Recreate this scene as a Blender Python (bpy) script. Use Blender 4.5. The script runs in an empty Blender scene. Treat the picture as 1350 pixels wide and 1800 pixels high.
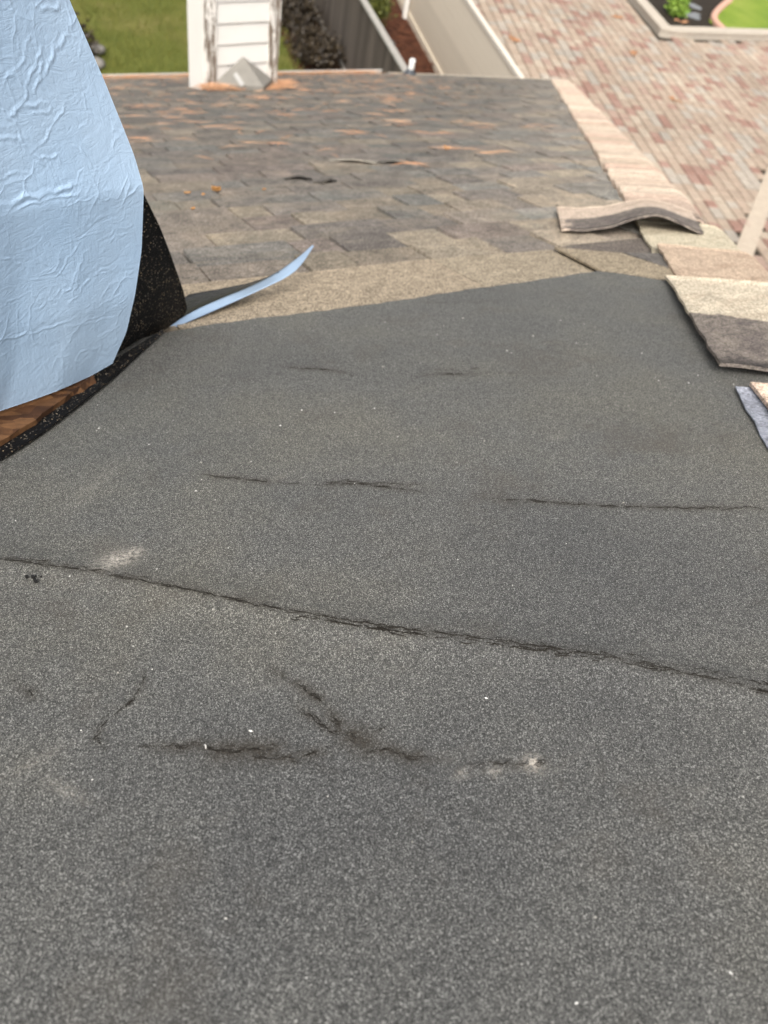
import bpy, math, random
import numpy as np
from mathutils import Vector, Matrix

random.seed(11); rng = np.random.default_rng(11)
scene = bpy.context.scene
COL = scene.collection

# ------------------------------------------------------------------ camera
HC = 5.8                                            # camera height above the ground
cam_d = bpy.data.cameras.new('camera')
cam = bpy.data.objects.new('camera', cam_d); COL.objects.link(cam)
cam.matrix_world = Matrix(((0.8974, 0.2231, -0.3806, 0.0),
                           (-0.4056, 0.7565, -0.5130, 0.0),
                           (0.1734, 0.6148, 0.7694, HC),
                           (0, 0, 0, 1)))
cam_d.sensor_fit = 'HORIZONTAL'; cam_d.sensor_width = 36.0; cam_d.lens = 36.0 * 1300 / 1350
cam_d.clip_start = 0.02; cam_d.clip_end = 400
cam_d.dof.use_dof = True; cam_d.dof.focus_distance = 0.70; cam_d.dof.aperture_fstop = 8.8
scene.camera = cam

# ------------------------------------------------------------------ world, sun, exposure
SUN_EL, SUN_AZ = 52.0, 214.0                        # azimuth from +Y (down the roof) clockwise: from behind, left
w = bpy.data.worlds.new('World'); scene.world = w; w.use_nodes = True
nt = w.node_tree; bg = nt.nodes['Background']
sky = nt.nodes.new('ShaderNodeTexSky'); sky.sky_type = 'NISHITA'; sky.sun_disc = False
sky.sun_elevation = math.radians(SUN_EL); sky.sun_rotation = math.radians(SUN_AZ)
sky.air_density = 1.0; sky.dust_density = 4.0; sky.ozone_density = 1.0
hs = nt.nodes.new('ShaderNodeHueSaturation'); hs.inputs['Saturation'].default_value = 0.14
nt.links.new(sky.outputs[0], hs.inputs['Color']); nt.links.new(hs.outputs[0], bg.inputs['Color'])
bg.inputs['Strength'].default_value = 0.145
sd = bpy.data.lights.new('sun', 'SUN'); sd.energy = 1.4; sd.angle = math.radians(32); sd.color = (1.0, 0.95, 0.87)
so = bpy.data.objects.new('sun', sd); COL.objects.link(so)
az, el = math.radians(SUN_AZ), math.radians(SUN_EL)
to_sun = Vector((math.sin(az) * math.cos(el), math.cos(az) * math.cos(el), math.sin(el)))
so.rotation_euler = to_sun.to_track_quat('Z', 'Y').to_euler(); so.location = (0, -5, 20)
scene.view_settings.view_transform = 'Standard'; scene.view_settings.look = 'None'
scene.view_settings.exposure = 0.95; scene.view_settings.gamma = 1.0
scene.render.engine = 'CYCLES'
scene.cycles.use_denoising = True
scene.cycles.max_bounces = 5; scene.cycles.use_adaptive_sampling = True; scene.cycles.adaptive_threshold = 0.02

# ------------------------------------------------------------------ frames of reference
SL = math.radians(20); HH = 0.45084
VX = np.array([1.0, 0, 0]); VV = np.array([0, math.cos(SL), -math.sin(SL)]); VN = np.array([0, math.sin(SL), math.cos(SL)])
FOOT = np.array([0, -0.15419573, 5.37635071])       # roof point under the camera
def RP(u, v, h=0.0):                                # point of the roof slope: along the courses, down the slope, above it
    return FOOT + u * VX + v * VV + h * VN
HD = 0.574 * VX + 0.819 * VV; HD = HD / np.linalg.norm(HD)          # hip, running down to the eave corner
HL = -0.819 * VX + 0.574 * VV; HL = HL / np.linalg.norm(HL)         # left wing of the hip
SE = np.array([0.25, 0.968, 0.0])                                   # eave of the side slope
N2 = np.cross(HD, SE); N2 = N2 / np.linalg.norm(N2)
HR = np.cross(HD, N2); HR = HR / np.linalg.norm(HR)
if HR[0] < 0: HR = -HR
H0 = RP(0.71, 0)
ROOF_M = Matrix(((VX[0], VV[0], VN[0], FOOT[0]), (VX[1], VV[1], VN[1], FOOT[1]), (VX[2], VV[2], VN[2], FOOT[2]), (0, 0, 0, 1)))

# ------------------------------------------------------------------ helpers
def mesh(name, verts, faces, smooth=False):
    me = bpy.data.meshes.new(name)
    me.from_pydata([tuple(map(float, p)) for p in verts], [], [tuple(int(i) for i in f) for f in faces])
    me.update()
    if smooth: me.polygons.foreach_set('use_smooth', [True] * len(me.polygons))
    return me
def obj(name, me, mat=None, parent=None, mw=None, color=None):
    o = bpy.data.objects.new(name, me); COL.objects.link(o)
    if mat is not None and not me.materials: me.materials.append(mat)
    if parent is not None: o.parent = parent; o.matrix_parent_inverse = parent.matrix_basis.inverted()
    if mw is not None: o.matrix_basis = mw
    if color is not None: o.color = (*color, 1)
    return o
def tag(o, label, cat, group=None):
    o['label'] = label; o['category'] = cat
    if group: o['group'] = group
    return o
def empty(name, loc, label, cat, group=None):
    o = bpy.data.objects.new(name, None); COL.objects.link(o); o.location = tuple(map(float, loc)); o.empty_display_size = .1
    return tag(o, label, cat, group)
def kind(o, k): o['kind'] = k; return o
BOXF = [(0, 3, 2, 1), (4, 5, 6, 7), (0, 1, 5, 4), (1, 2, 6, 5), (2, 3, 7, 6), (3, 0, 4, 7)]
class MB:
    def __init__(s): s.v = []; s.f = []; s.c = []
    def add(s, vs, fs, col=None):
        b = len(s.v); s.v += [tuple(map(float, p)) for p in vs]; s.f += [tuple(i + b for i in f) for f in fs]
        if col is not None: s.c += [col] * len(fs)
    def box(s, o, ax, ay, az_, col=None):
        o, ax, ay, az_ = map(np.asarray, (o, ax, ay, az_))
        s.add([o, o + ax, o + ax + ay, o + ay, o + az_, o + ax + az_, o + ax + ay + az_, o + ay + az_], BOXF, col)
    def mesh(s, name, smooth=False):
        me = mesh(name, s.v, s.f, smooth)
        if s.c:
            at = me.color_attributes.new('tint', 'FLOAT_COLOR', 'CORNER')
            arr = np.repeat(np.array([(*c, 1) for c in s.c], dtype=np.float32), [len(f) for f in s.f], axis=0)
            at.data.foreach_set('color', arr.ravel())
        return me
def box_mesh(name, o, ax, ay, az_, bevel=0):
    m = MB(); m.box(o, ax, ay, az_); return m.mesh(name)
def prism(name, pts_top, down):                     # polygon swept by a vector
    n = len(pts_top); down = np.asarray(down)
    v = [np.asarray(p) for p in pts_top] + [np.asarray(p) + down for p in pts_top]
    f = [tuple(range(n)), tuple(range(2 * n - 1, n - 1, -1))] + [(i, i + n, (i + 1) % n + n, (i + 1) % n) for i in range(n)]
    return mesh(name, v, f)
def slab(name, uv, h, t):                           # thin piece lying on the roof slope
    hh_ = h if isinstance(h, (list, tuple)) else [h] * len(uv)
    return prism(name, [RP(a, b, c + t) for (a, b), c in zip(uv, hh_)], -t * VN)
def grid_sheet(name, P, thick, smooth=True, two=False, normal_ref=None):   # P[rows][cols][3] -> closed sheet
    P = np.asarray(P, float); r, c = P.shape[:2]
    du = np.gradient(P, axis=1); dv = np.gradient(P, axis=0)
    nn = np.cross(du, dv); nn /= (np.linalg.norm(nn, axis=2, keepdims=True) + 1e-12)
    if normal_ref is not None:
        if (nn.reshape(-1, 3).mean(0) @ np.asarray(normal_ref)) < 0: nn = -nn; flip = True
        else: flip = False
    else: flip = False
    Q = P - nn * thick
    v = np.concatenate([P.reshape(-1, 3), Q.reshape(-1, 3)])
    idx = np.arange(r * c).reshape(r, c); a, b, d, e = idx[:-1, :-1].ravel(), idx[:-1, 1:].ravel(), idx[1:, 1:].ravel(), idx[1:, :-1].ravel()
    F = np.stack([a, b, d, e], 1)
    if flip: F = F[:, ::-1]
    B = F[:, ::-1] + r * c
    ring = list(idx[0, :]) + list(idx[1:, -1]) + list(idx[-1, -2::-1]) + list(idx[-2:0:-1, 0])
    S = [(ring[i], ring[i] + r * c, ring[(i + 1) % len(ring)] + r * c, ring[(i + 1) % len(ring)]) for i in range(len(ring))]
    if flip is False: S = [s[::-1] for s in S]
    F_all = np.concatenate([F, B, np.array(S)])
    me = bpy.data.meshes.new(name)
    me.vertices.add(len(v)); me.vertices.foreach_set('co', v.astype(np.float32).ravel())
    me.loops.add(F_all.size); me.loops.foreach_set('vertex_index', F_all.astype(np.int32).ravel())
    me.polygons.add(len(F_all)); me.polygons.foreach_set('loop_start', np.arange(0, F_all.size, 4, dtype=np.int32))
    if two:
        mi = np.zeros(len(F_all), dtype=np.int32); mi[len(F):] = 1; me.polygons.foreach_set('material_index', mi)
    sm = np.zeros(len(F_all), dtype=bool); sm[:2 * len(F)] = smooth; me.polygons.foreach_set('use_smooth', sm)
    me.update(calc_edges=True); me.validate()
    return me
def tube(name, pts, r, seg=10, caps=True, smooth=True):
    m = MB(); pts = [np.asarray(p, float) for p in pts]; n = len(pts); rr = r if isinstance(r, (list, tuple)) else [r] * n
    for i, p in enumerate(pts):
        t = pts[min(i + 1, n - 1)] - pts[max(i - 1, 0)]; t /= np.linalg.norm(t)
        a = np.cross(t, [0.31, 0.2, 0.93] if abs(t[2]) < .8 else [1, 0.1, 0]); a /= np.linalg.norm(a); b = np.cross(t, a)
        for k in range(seg):
            q = 2 * math.pi * k / seg; m.v.append(tuple(p + rr[i] * (math.cos(q) * a + math.sin(q) * b)))
    for i in range(n - 1):
        for k in range(seg):
            m.f.append((i * seg + k, i * seg + (k + 1) % seg, (i + 1) * seg + (k + 1) % seg, (i + 1) * seg + k))
    if caps: m.f.append(tuple(range(seg - 1, -1, -1))); m.f.append(tuple((n - 1) * seg + k for k in range(seg)))
    return mesh(name, m.v, m.f, smooth)
def interp(pts, t):                                 # smooth-ish polyline sampling
    pts = np.asarray(pts, float); d = np.r_[0, np.cumsum(np.linalg.norm(np.diff(pts, axis=0), axis=1))]; d /= d[-1]
    out = np.stack([np.interp(t, d, pts[:, k]) for k in range(pts.shape[1])], -1)
    return out
def smooth1(a, k):
    if k < 1: return a
    ker = np.ones(2 * k + 1) / (2 * k + 1)
    b = np.pad(a, ((k, k), (0, 0)), mode='reflect', reflect_type='odd')
    return np.stack([np.convolve(b[:, j], ker, mode='valid') for j in range(a.shape[1])], -1)
def blob(name, c, r, seed, sub=2, amp=.25):         # lumpy stone
    import bmesh
    bm = bmesh.new(); bmesh.ops.create_icosphere(bm, subdivisions=sub, radius=1)
    rr = random.Random(seed); ks = [(Vector((rr.gauss(0, 1), rr.gauss(0, 1), rr.gauss(0, 1))).normalized(), rr.uniform(-amp, amp)) for _ in range(9)]
    for v in bm.verts:
        s = 1 + sum(a * max(0, v.co.dot(k)) ** 2 for k, a in ks)
        v.co = Vector((v.co.x * r[0] * s, v.co.y * r[1] * s, v.co.z * r[2] * s)) + Vector(c)
    me = bpy.data.meshes.new(name); bm.to_mesh(me); bm.free()
    me.polygons.foreach_set('use_smooth', [True] * len(me.polygons)); return me

# ------------------------------------------------------------------ materials
class NM:
    def __init__(s, name, rough=.85, spec=.3):
        s.m = bpy.data.materials.new(name); s.m.use_nodes = True; s.t = s.m.node_tree; s.b = s.t.nodes['Principled BSDF']
        s.b.inputs['Roughness'].default_value = rough; s.b.inputs['Specular IOR Level'].default_value = spec
        s.pos = s.t.nodes.new('ShaderNodeNewGeometry').outputs['Position']
    def n(s, typ, **kw):
        x = s.t.nodes.new(typ)
        for k, v in kw.items():
            if k in x.inputs: s.put(x.inputs[k], v)
            else: setattr(x, k, v)
        return x
    def put(s, inp, v):
        if isinstance(v, bpy.types.NodeSocket): s.t.links.new(v, inp)
        else: inp.default_value = v if not (isinstance(v, tuple) and len(v) == 3 and inp.type == 'RGBA') else (*v, 1)
    def noise(s, scale, detail=4, rough=.55, vec=None, dist=0):
        return s.n('ShaderNodeTexNoise', Scale=scale, Detail=detail, Roughness=rough, Vector=vec or s.pos, Distortion=dist).outputs['Fac']
    def vor(s, scale, out='Color', feature='F1', vec=None, rnd=1.0):
        x = s.n('ShaderNodeTexVoronoi', feature=feature, Scale=scale, Vector=vec or s.pos, Randomness=rnd); return x.outputs[out]
    def mapv(s, scale=(1, 1, 1), rot=(0, 0, 0), vec=None):
        x = s.n('ShaderNodeMapping'); s.put(x.inputs['Vector'], vec or s.pos); x.inputs['Scale'].default_value = scale; x.inputs['Rotation'].default_value = rot
        return x.outputs[0]
    def ramp(s, fac, stops, const=False):
        x = s.n('ShaderNodeValToRGB'); s.put(x.inputs['Fac'], fac); e = x.color_ramp.elements
        if const: x.color_ramp.interpolation = 'CONSTANT'
        while len(e) < len(stops): e.new(.5)
        for k, (p, c) in zip(e, stops): k.position = p; k.color = (*c, 1) if isinstance(c, tuple) else (c, c, c, 1)
        return x.outputs['Color']
    def mix(s, a, b, fac, mode='MIX'):
        x = s.n('ShaderNodeMix', data_type='RGBA', blend_type=mode)
        s.put(x.inputs[0], fac); s.put(x.inputs[6], a); s.put(x.inputs[7], b); return x.outputs[2]
    def math(s, op, a, b=0.0, c=0.0):
        x = s.n('ShaderNodeMath', operation=op); s.put(x.inputs[0], a); s.put(x.inputs[1], b); s.put(x.inputs[2], c); return x.outputs[0]
    def val(s, col): return s.n('ShaderNodeRGBToBW', Color=col).outputs[0]
    def attr(s, name, out='Fac'): return s.n('ShaderNodeAttribute', attribute_name=name).outputs[out]
    def objcol(s): return s.n('ShaderNodeObjectInfo').outputs['Color']
    def objrnd(s): return s.n('ShaderNodeObjectInfo').outputs['Random']
    def island(s): return s.n('ShaderNodeNewGeometry').outputs['Random Per Island']
    def bump(s, h, strength=.3, dist=.002, prev=None):
        x = s.n('ShaderNodeBump', Strength=strength, Distance=dist, Height=h)
        if prev is not None: s.put(x.inputs['Normal'], prev)
        return x.outputs[0]
    def done(s, col=None, nrm=None, rough=None):
        if col is not None: s.put(s.b.inputs['Base Color'], col)
        if nrm is not None: s.put(s.b.inputs['Normal'], nrm)
        if rough is not None: s.put(s.b.inputs['Roughness'], rough)
        return s.m
def plain(name, col, var=.15, scale=8, rough=.8, spec=.3, bump=0, bscale=60):
    k = NM(name, rough, spec); nz = k.noise(scale, 5)
    c = k.mix(tuple(x * (1 - var) for x in col), tuple(min(1, x * (1 + var)) for x in col), nz)
    return k.done(c, k.bump(k.noise(bscale, 5), bump, .01) if bump else None)

def felt_material():
    k = NM('dark_granular_felt', .78, .30)
    g = k.val(k.vor(1400))
    col = k.ramp(g, [(.16, (.034, .0335, .0315)), (.36, (.066, .0645, .0605)), (.56, (.098, .0955, .0895)), (.74, (.168, .163, .152)), (.88, (.35, .34, .317))])
    fine = k.val(k.vor(520)); col = k.mix(col, k.ramp(fine, [(.1, .74), (.55, 1.0), (.95, 1.34)]), .18, 'MULTIPLY')
    mid = k.noise(70, 5, .75); col = k.mix(col, k.ramp(mid, [(.25, .84), (.75, 1.16)]), .35, 'MULTIPLY')
    big = k.noise(3.0, 6, .62); col = k.mix(col, k.ramp(big, [(.30, (.80, .81, .83)), (.5, (1, 1, .985)), (.70, (1.16, 1.13, 1.03))]), 1.0, 'MULTIPLY')
    scuf = k.noise(1.0, 6, .68, k.mapv((9, 26, 26), (0, 0, .6)), .6); col = k.mix(col, (.20, .185, .16), k.ramp(scuf, [(.60, 0.0), (.82, .38)]))
    blot = k.noise(8, 5, .65); col = k.mix(col, (.085, .070, .053), k.ramp(blot, [(.56, 0.0), (.78, .50)]))
    rag = k.noise(420, 3, .8)
    cr = k.math('MULTIPLY', k.attr('crack'), k.ramp(rag, [(.34, .25), (.62, 1.15)]))
    col = k.mix(col, (.012, .010, .007), k.math('MINIMUM', cr, .95))
    br = k.math('MULTIPLY', k.attr('stain'), k.ramp(rag, [(.3, .3), (.7, 1.0)]))
    col = k.mix(col, (.040, .031, .021), br)
    ch = k.math('MULTIPLY', k.attr('chalk'), k.ramp(k.noise(300, 4, .75), [(.40, 0.0), (.60, 1.0)]))
    col = k.mix(col, (.58, .52, .44), ch)
    h = k.math('ADD', k.vor(1200, 'Distance'), k.math('MULTIPLY', k.noise(260, 3), .8))
    nr = k.bump(k.noise(30, 4), .22, .004); nr = k.bump(h, .75, .0010, nr)
    return k.done(col, nr)
def granule_material(name, colsrc, scale=430, contrast=1.0, wear=True):
    k = NM(name, .9, .22)
    base = k.objcol() if colsrc == 'obj' else (k.attr('tint', 'Color') if colsrc == 'attr' else colsrc)
    g = k.val(k.vor(scale))
    lo, hi = 1 - .62 * contrast, 1 + .75 * contrast
    col = k.mix(base, k.ramp(g, [(.1, lo), (.5, 1.0), (.9, hi)]), 1.0, 'MULTIPLY')
    col = k.mix(col, k.ramp(k.noise(38, 5, .7), [(.25, .58), (.75, 1.40)]), .8, 'MULTIPLY')
    if wear:
        col = k.mix(col, k.ramp(k.noise(12, 5, .7), [(.28, .66), (.72, 1.32)]), .8, 'MULTIPLY')
        str_ = k.noise(1.0, 5, .68, k.mapv((3.0, 11, 11)), .8)
        col = k.mix(col, k.mix((.215, .182, .138), k.ramp(g, [(.1, .6), (.9, 1.5)]), 1.0, 'MULTIPLY'), k.ramp(str_, [(.50, 0.0), (.72, .62)]))
        col = k.mix(col, k.mix((.150, .160, .140), k.ramp(g, [(.1, .6), (.9, 1.5)]), 1.0, 'MULTIPLY'), k.ramp(k.noise(4.2, 5, .7), [(.56, 0.0), (.74, .55)]))
        col = k.mix(col, k.ramp(k.noise(6, 5, .65), [(.28, (.80, .80, .80)), (.5, (1, 1, 1)), (.75, (1.20, 1.14, 1.04))]), .8, 'MULTIPLY')
    h = k.vor(scale, 'Distance')
    return k.done(col, k.bump(k.noise(60, 4), .3, .003, k.bump(h, .6, .0015)))
def cap_material():
    k = NM('tan_cap_shingle', .9, .22)
    g = k.val(k.vor(430)); base = k.objcol()
    band = k.noise(1.0, 4, .6, k.mapv((7, 26, 26), (0, 0, -.18)), .5)
    base = k.mix(base, k.ramp(band, [(.32, (.86, .82, .79)), (.48, (1.0, .99, .97)), (.66, (1.08, 1.07, 1.05))]), 1.0, 'MULTIPLY')
    m = k.math('ADD', k.attr('lap'), k.math('MULTIPLY', k.math('SUBTRACT', k.noise(34, 5, .7), .5), .9))
    m = k.val(k.ramp(m, [(.42, 0.0), (.56, 1.0)]))
    lapc = k.mix((.135, .112, .100), (.235, .20, .165), k.ramp(k.noise(24, 5, .7), [(.42, 0.0), (.68, 1.0)]))
    lapc = k.mix(lapc, (.045, .042, .042), k.ramp(k.noise(1.0, 5, .7, k.mapv((8, 50, 50), (0, 0, -.18))), [(.55, 0.0), (.72, .75)]))
    col = k.mix(base, lapc, m)
    con = k.ramp(g, [(.1, .50), (.5, 1.0), (.9, 1.55)]); col = k.mix(col, con, 1.0, 'MULTIPLY')
    col = k.mix(col, k.ramp(k.noise(38, 5, .7), [(.25, .74), (.75, 1.24)]), .8, 'MULTIPLY')
    return k.done(col, k.bump(k.noise(60, 4), .4, .004, k.bump(k.vor(430, 'Distance'), .7, .0018)))
def film_material():
    k = NM('blue_release_film', .42, .42)
    col = k.ramp(k.noise(3.5, 4), [(.3, (.37, .51, .68)), (.7, (.45, .58, .73))])
    mv = k.mapv((1, 1, 1), (0.3, 0.5, 0.4))
    warp = k.n('ShaderNodeTexNoise', Scale=9.0, Detail=3, Vector=k.pos).outputs['Color']
    wv = k.n('ShaderNodeVectorMath', operation='MULTIPLY_ADD'); k.put(wv.inputs[0], warp); wv.inputs[1].default_value = (.10, .10, .10); k.put(wv.inputs[2], k.pos)
    e1 = k.vor(26, 'Distance', 'DISTANCE_TO_EDGE', vec=wv.outputs[0])
    r1 = k.ramp(e1, [(0, 1.0), (.05, .35), (.12, 0.0)])
    msk = k.ramp(k.noise(13, 3), [(.48, 0.0), (.66, 1.0)])
    r1 = k.math('MULTIPLY', k.val(r1), k.val(msk))
    st = k.mapv((60, 60, 9), (0.25, 0.0, 0.0)); fine = k.noise(1.0, 6, .68, st, 1.2)
    st2 = k.mapv((25, 25, 60), (0.0, 0.6, 0.3)); fine2 = k.noise(1.0, 5, .65, st2, 1.6)
    rid = k.math('ABSOLUTE', k.math('SUBTRACT', fine, .5)); rid2 = k.math('ABSOLUTE', k.math('SUBTRACT', fine2, .5))
    nr = k.bump(k.noise(11, 4), .25, .010)
    nr = k.bump(k.math('MULTIPLY', rid, -1.0), .26, .006, nr); nr = k.bump(k.math('MULTIPLY', rid2, -1.0), .30, .006, nr)
    nr = k.bump(r1, .32, .003, nr)
    pin = k.ramp(k.vor(150, 'Distance'), [(0, 1.0), (.035, 0.0)])
    col = k.mix(col, (.12, .15, .2), k.math('MULTIPLY', k.val(pin), .35))
    return k.done(col, nr)
def black_material():
    k = NM('black_bitumen_with_grit', .65, .22)
    d = k.vor(330, 'Distance'); cellv = k.val(k.vor(330)); clump = k.noise(34, 4, .7)
    keep = k.math('MULTIPLY', k.val(k.ramp(d, [(.22, 1.0), (.36, 0.0)])), k.val(k.ramp(cellv, [(.42, 0.0), (.48, 1.0)])))
    keep = k.math('MULTIPLY', keep, k.val(k.ramp(clump, [(.38, .0), (.55, 1.0)])))
    col = k.mix((.0035, .0035, .0038), k.ramp(k.val(k.vor(330, 'Color')), [(.42, (.10, .08, .055)), (.6, (.24, .21, .175)), (.8, (.40, .30, .19))]), keep)
    return k.done(col, k.bump(k.noise(300, 4), .8, .002))
def osb_material():
    k = NM('oriented_strand_board', .7, .3)
    mv = k.mapv((30, 70, 46), (.3, .5, .2)); c = k.val(k.vor(1.0, vec=mv)); n_ = k.noise(140, 4, .6, k.mapv((.3, 1, 1), (.2, .3, .8)))
    col = k.ramp(c, [(.15, (.028, .011, .005)), (.45, (.078, .033, .013)), (.8, (.165, .078, .032))])
    col = k.mix(col, k.ramp(n_, [(.3, .55), (.7, 1.3)]), .7, 'MULTIPLY')
    return k.done(col, k.bump(c, .7, .004))
def grass_mat(name, a, b, c):
    k = NM(name, .8, .2)
    col = k.mix(a, b, k.ramp(k.noise(1.1, 5, .6), [(.35, 0.0), (.65, 1.0)]))
    col = k.mix(col, c, k.ramp(k.noise(.55, 3), [(.50, 0.0), (.72, .9)]))
    col = k.mix(col, k.ramp(k.noise(28, 4, .7), [(.25, .55), (.75, 1.4)]), .8, 'MULTIPLY')
    return k.done(col, k.bump(k.noise(40, 4), .8, .04))
def paver_mat():
    k = NM('concrete_paver', .9, .2)
    r = k.math('FRACT', k.math('ADD', k.objrnd(), k.island()))
    col = k.ramp(r, [(0, (.40, .32, .245)), (.20, (.44, .36, .28)), (.38, (.37, .265, .21)), (.48, (.42, .385, .325)), (.60, (.30, .165, .130)), (.67, (.41, .325, .25)), (.80, (.335, .205, .165)), (.87, (.46, .395, .31)), (.94, (.38, .355, .305))], True)
    col = k.mix(col, (.375, .29, .235), .24); col = k.mix(col, (.82, .80, .785), 1.0, 'MULTIPLY'); col = k.mix(col, k.ramp(k.noise(7, 5, .65), [(.3, .78), (.7, 1.2)]), .8, 'MULTIPLY'); col = k.mix(col, k.ramp(k.noise(.5, 4, .6), [(.3, .85), (.7, 1.12)]), 1.0, 'MULTIPLY')
    col = k.mix(col, k.ramp(k.noise(150, 3, .7), [(.3, .8), (.7, 1.2)]), .6, 'MULTIPLY')
    return k.done(col, k.bump(k.noise(90, 4), .3, .006))
def peeling_mat():
    k = NM('peeling_white_paint', .75, .3)
    m1 = k.noise(1.0, 5, .72, k.mapv((38, 38, 4.5)), .8)
    m = k.ramp(m1, [(.47, 0.0), (.53, 1.0)])
    wood = k.mix((.10, .075, .055), (.27, .21, .16), k.noise(1.0, 4, .6, k.mapv((110, 110, 6))))
    col = k.mix(wood, (.78, .74, .68), m)
    return k.done(col, k.bump(k.val(m), .6, .004))
def siding_mat():
    k = NM('cream_painted_siding', .6, .35)
    col = k.mix((.70, .665, .62), (.62, .585, .535), k.ramp(k.noise(3, 5, .6), [(.45, 0.0), (.8, .8)]))
    return k.done(col, k.bump(k.noise(1.0, 4, .6, k.mapv((8, 8, 90))), .1, .004))
def fence_mat(name, a, b, sx=40, sz=3, rv=.28):
    k = NM(name, .85, .2); r = k.math('FRACT', k.math('ADD', k.objrnd(), k.island()))
    g = k.noise(1.0, 5, .65, k.mapv((sx, sx, sz)), .4)
    col = k.mix(a, b, g); col = k.mix(col, k.ramp(r, [(0, 1 - rv), (1, 1 + rv)]), 1.0, 'MULTIPLY')
    return k.done(col, k.bump(g, .35, .006))
def needle_mat(name, a, b):
    k = NM(name, .75, .3); return k.done(k.mix(a, b, k.island()))
def leaf_mat(name, a, b):
    k = NM(name, .55, .4); return k.done(k.mix(a, b, k.island()))
M = dict(
    felt=felt_material(), shingle=granule_material('weathered_shingle', 'obj'), shingle_far=granule_material('weathered_shingle_far', 'attr'),
    strip=granule_material('bare_tan_headlap', 'obj', 430, 1.0, False), cap=cap_material(), headlap=granule_material('grey_headlap_granules', (.135, .118, .108), 380, 1.0),
    film=film_material(), black=black_material(), osb=osb_material(), paver=paver_mat(), peel=peeling_mat(), siding=siding_mat(),
    deck=plain('roof_deck_board', (.10, .085, .07)), wall=plain('house_wall_render', (.55, .50, .43), .1), metal=plain('grey_flashing_metal', (.34, .33, .31), .25, 14, .5, .5),
    lawn=grass_mat('lawn_turf', (.085, .100, .016), (.122, .128, .024), (.19, .155, .055)),
    lawn2=grass_mat('bright_turf', (.15, .225, .022), (.20, .27, .030), (.24, .29, .05)),
    straw=plain('pine_straw_mulch', (.055, .020, .010), .8, 5, .9, .2, .8, 30), soil=plain('dark_soil', (.022, .016, .010), .6, 6, .9, .2, .8, 25),
    wood=fence_mat('weathered_fence_wood', (.055, .045, .036), (.112, .093, .077)), rail=plain('pale_fence_rail', (.30, .28, .25), .25, 9),
    beige=fence_mat('beige_fence_panel', (.60, .52, .41), (.65, .565, .45), 2, 12, .05), white=plain('white_vinyl', (.74, .71, .66), .06, 5, .5, .4),
    kerb=plain('cast_kerb_stone', (.42, .365, .30), .16, 9, .9, .2, .3, 50), joint=plain('paver_joint_sand', (.045, .036, .027), .3, 12, .95, .1),
    edging=plain('pink_edging_block', (.52, .30, .22), .15, 7), needle=needle_mat('fallen_pine_needles', (.46, .215, .105), (.60, .36, .21)),
    needle2=needle_mat('pine_straw_needles', (.055, .018, .008), (.15, .052, .022)), leafO=leaf_mat('dry_orange_leaf', (.50, .22, .06), (.62, .34, .12)),
    leafB=leaf_mat('brown_leaf_scrap', (.26, .11, .045), (.36, .18, .085)), shrub=leaf_mat('shrub_leaves', (.045, .060, .010), (.125, .130, .022)), shrubd=leaf_mat('dark_shrub_leaves', (.018, .013, .009), (.060, .042, .022)),
    green=leaf_mat('bright_plant_leaves', (.10, .19, .02), (.24, .34, .05)), trunk=plain('shrub_stem', (.07, .05, .035)), blade=needle_mat('grass_blades', (.080, .098, .014), (.185, .185, .042)),
    stone=plain('garden_stone', (.20, .185, .165), .7, 6, .85, .2, .4, 20), grit=needle_mat('pale_grit', (.30, .28, .24), (.72, .70, .66)), pvc=plain('white_pvc', (.78, .76, .72), .05, 8, .4, .5),
    lead=plain('dark_pipe_boot', (.055, .060, .068), .2, 12, .6, .4), silver=granule_material('silver_adhesive_strip', (.26, .27, .31), 300, .55, False),
    gutter=plain('gutter_aluminium', (.55, .52, .47), .12, 9, .5, .4), crease=plain('bare_bitumen_crease', (.019, .016, .012), .3, 60, .7, .25), crumb=plain('bitumen_crumb', (.012, .011, .010), .3, 40))
wt = NM('shallow_water', .05, .5); wt.b.inputs['IOR'].default_value = 1.9
M['water'] = wt.done(wt.mix((.014, .010, .006), (.034, .026, .014), wt.noise(1.2, 4)), wt.bump(wt.noise(2.2, 3), .05, .05))

# ================================================================== THE HOUSE ROOF
house = empty('house', (3.0, 2.0, 0), 'shingled house roof seen from above, with a hip and stripped dark underlayment', 'house')
EAVE = [(-3.2, 6.30), (1.138, 7.90), (3.10, 8.62), (4.50, 9.02), (5.16, 8.50), (5.86, 7.86), (6.10, 7.72)]
def eave_v(u): return float(np.interp(u, [p[0] for p in EAVE], [p[1] for p in EAVE]))
def hip_u(v): return 0.71 + 0.7008 * v
V_TOP = -1.6
deck_poly = [(-3.2, V_TOP), (hip_u(V_TOP) + 0, V_TOP)] + [(hip_u(7.70), 7.70)] + EAVE[::-1][1:]
obj('roof_slope', slab('roof_slope', deck_poly, -0.038, .03), M['deck'], house)
roof_part = bpy.data.objects['roof_slope']
# side slope beyond the hip
top = H0 + HD * (V_TOP / .819); cor = H0 + HD * (7.70 / .819)
off = -N2 * 0.030
far_run = 5.0
side = [top + off, cor + off, cor - SE * 10.5 + off + np.array([0.0, 0, 0]), top - SE * 1.0 + off]
# drop the lower edge down the side slope
obj('side_roof_slope', prism('side_roof_slope', [top + off, cor + off, cor + off - SE * 9.6], -N2 * .03), M['headlap'], house)
# walls under the eaves
inset = [(-2.9, -1.0), (0.2, -1.0), (5.2, 7.1), (4.4, 8.4), (3.0, 8.0), (-2.9, 5.9)]
wp = [np.array([RP(a, b)[0], RP(a, b)[1], 2.15]) for a, b in inset]
obj('wall', prism('wall', wp, (0, 0, -2.15)), M['wall'], house)
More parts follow.
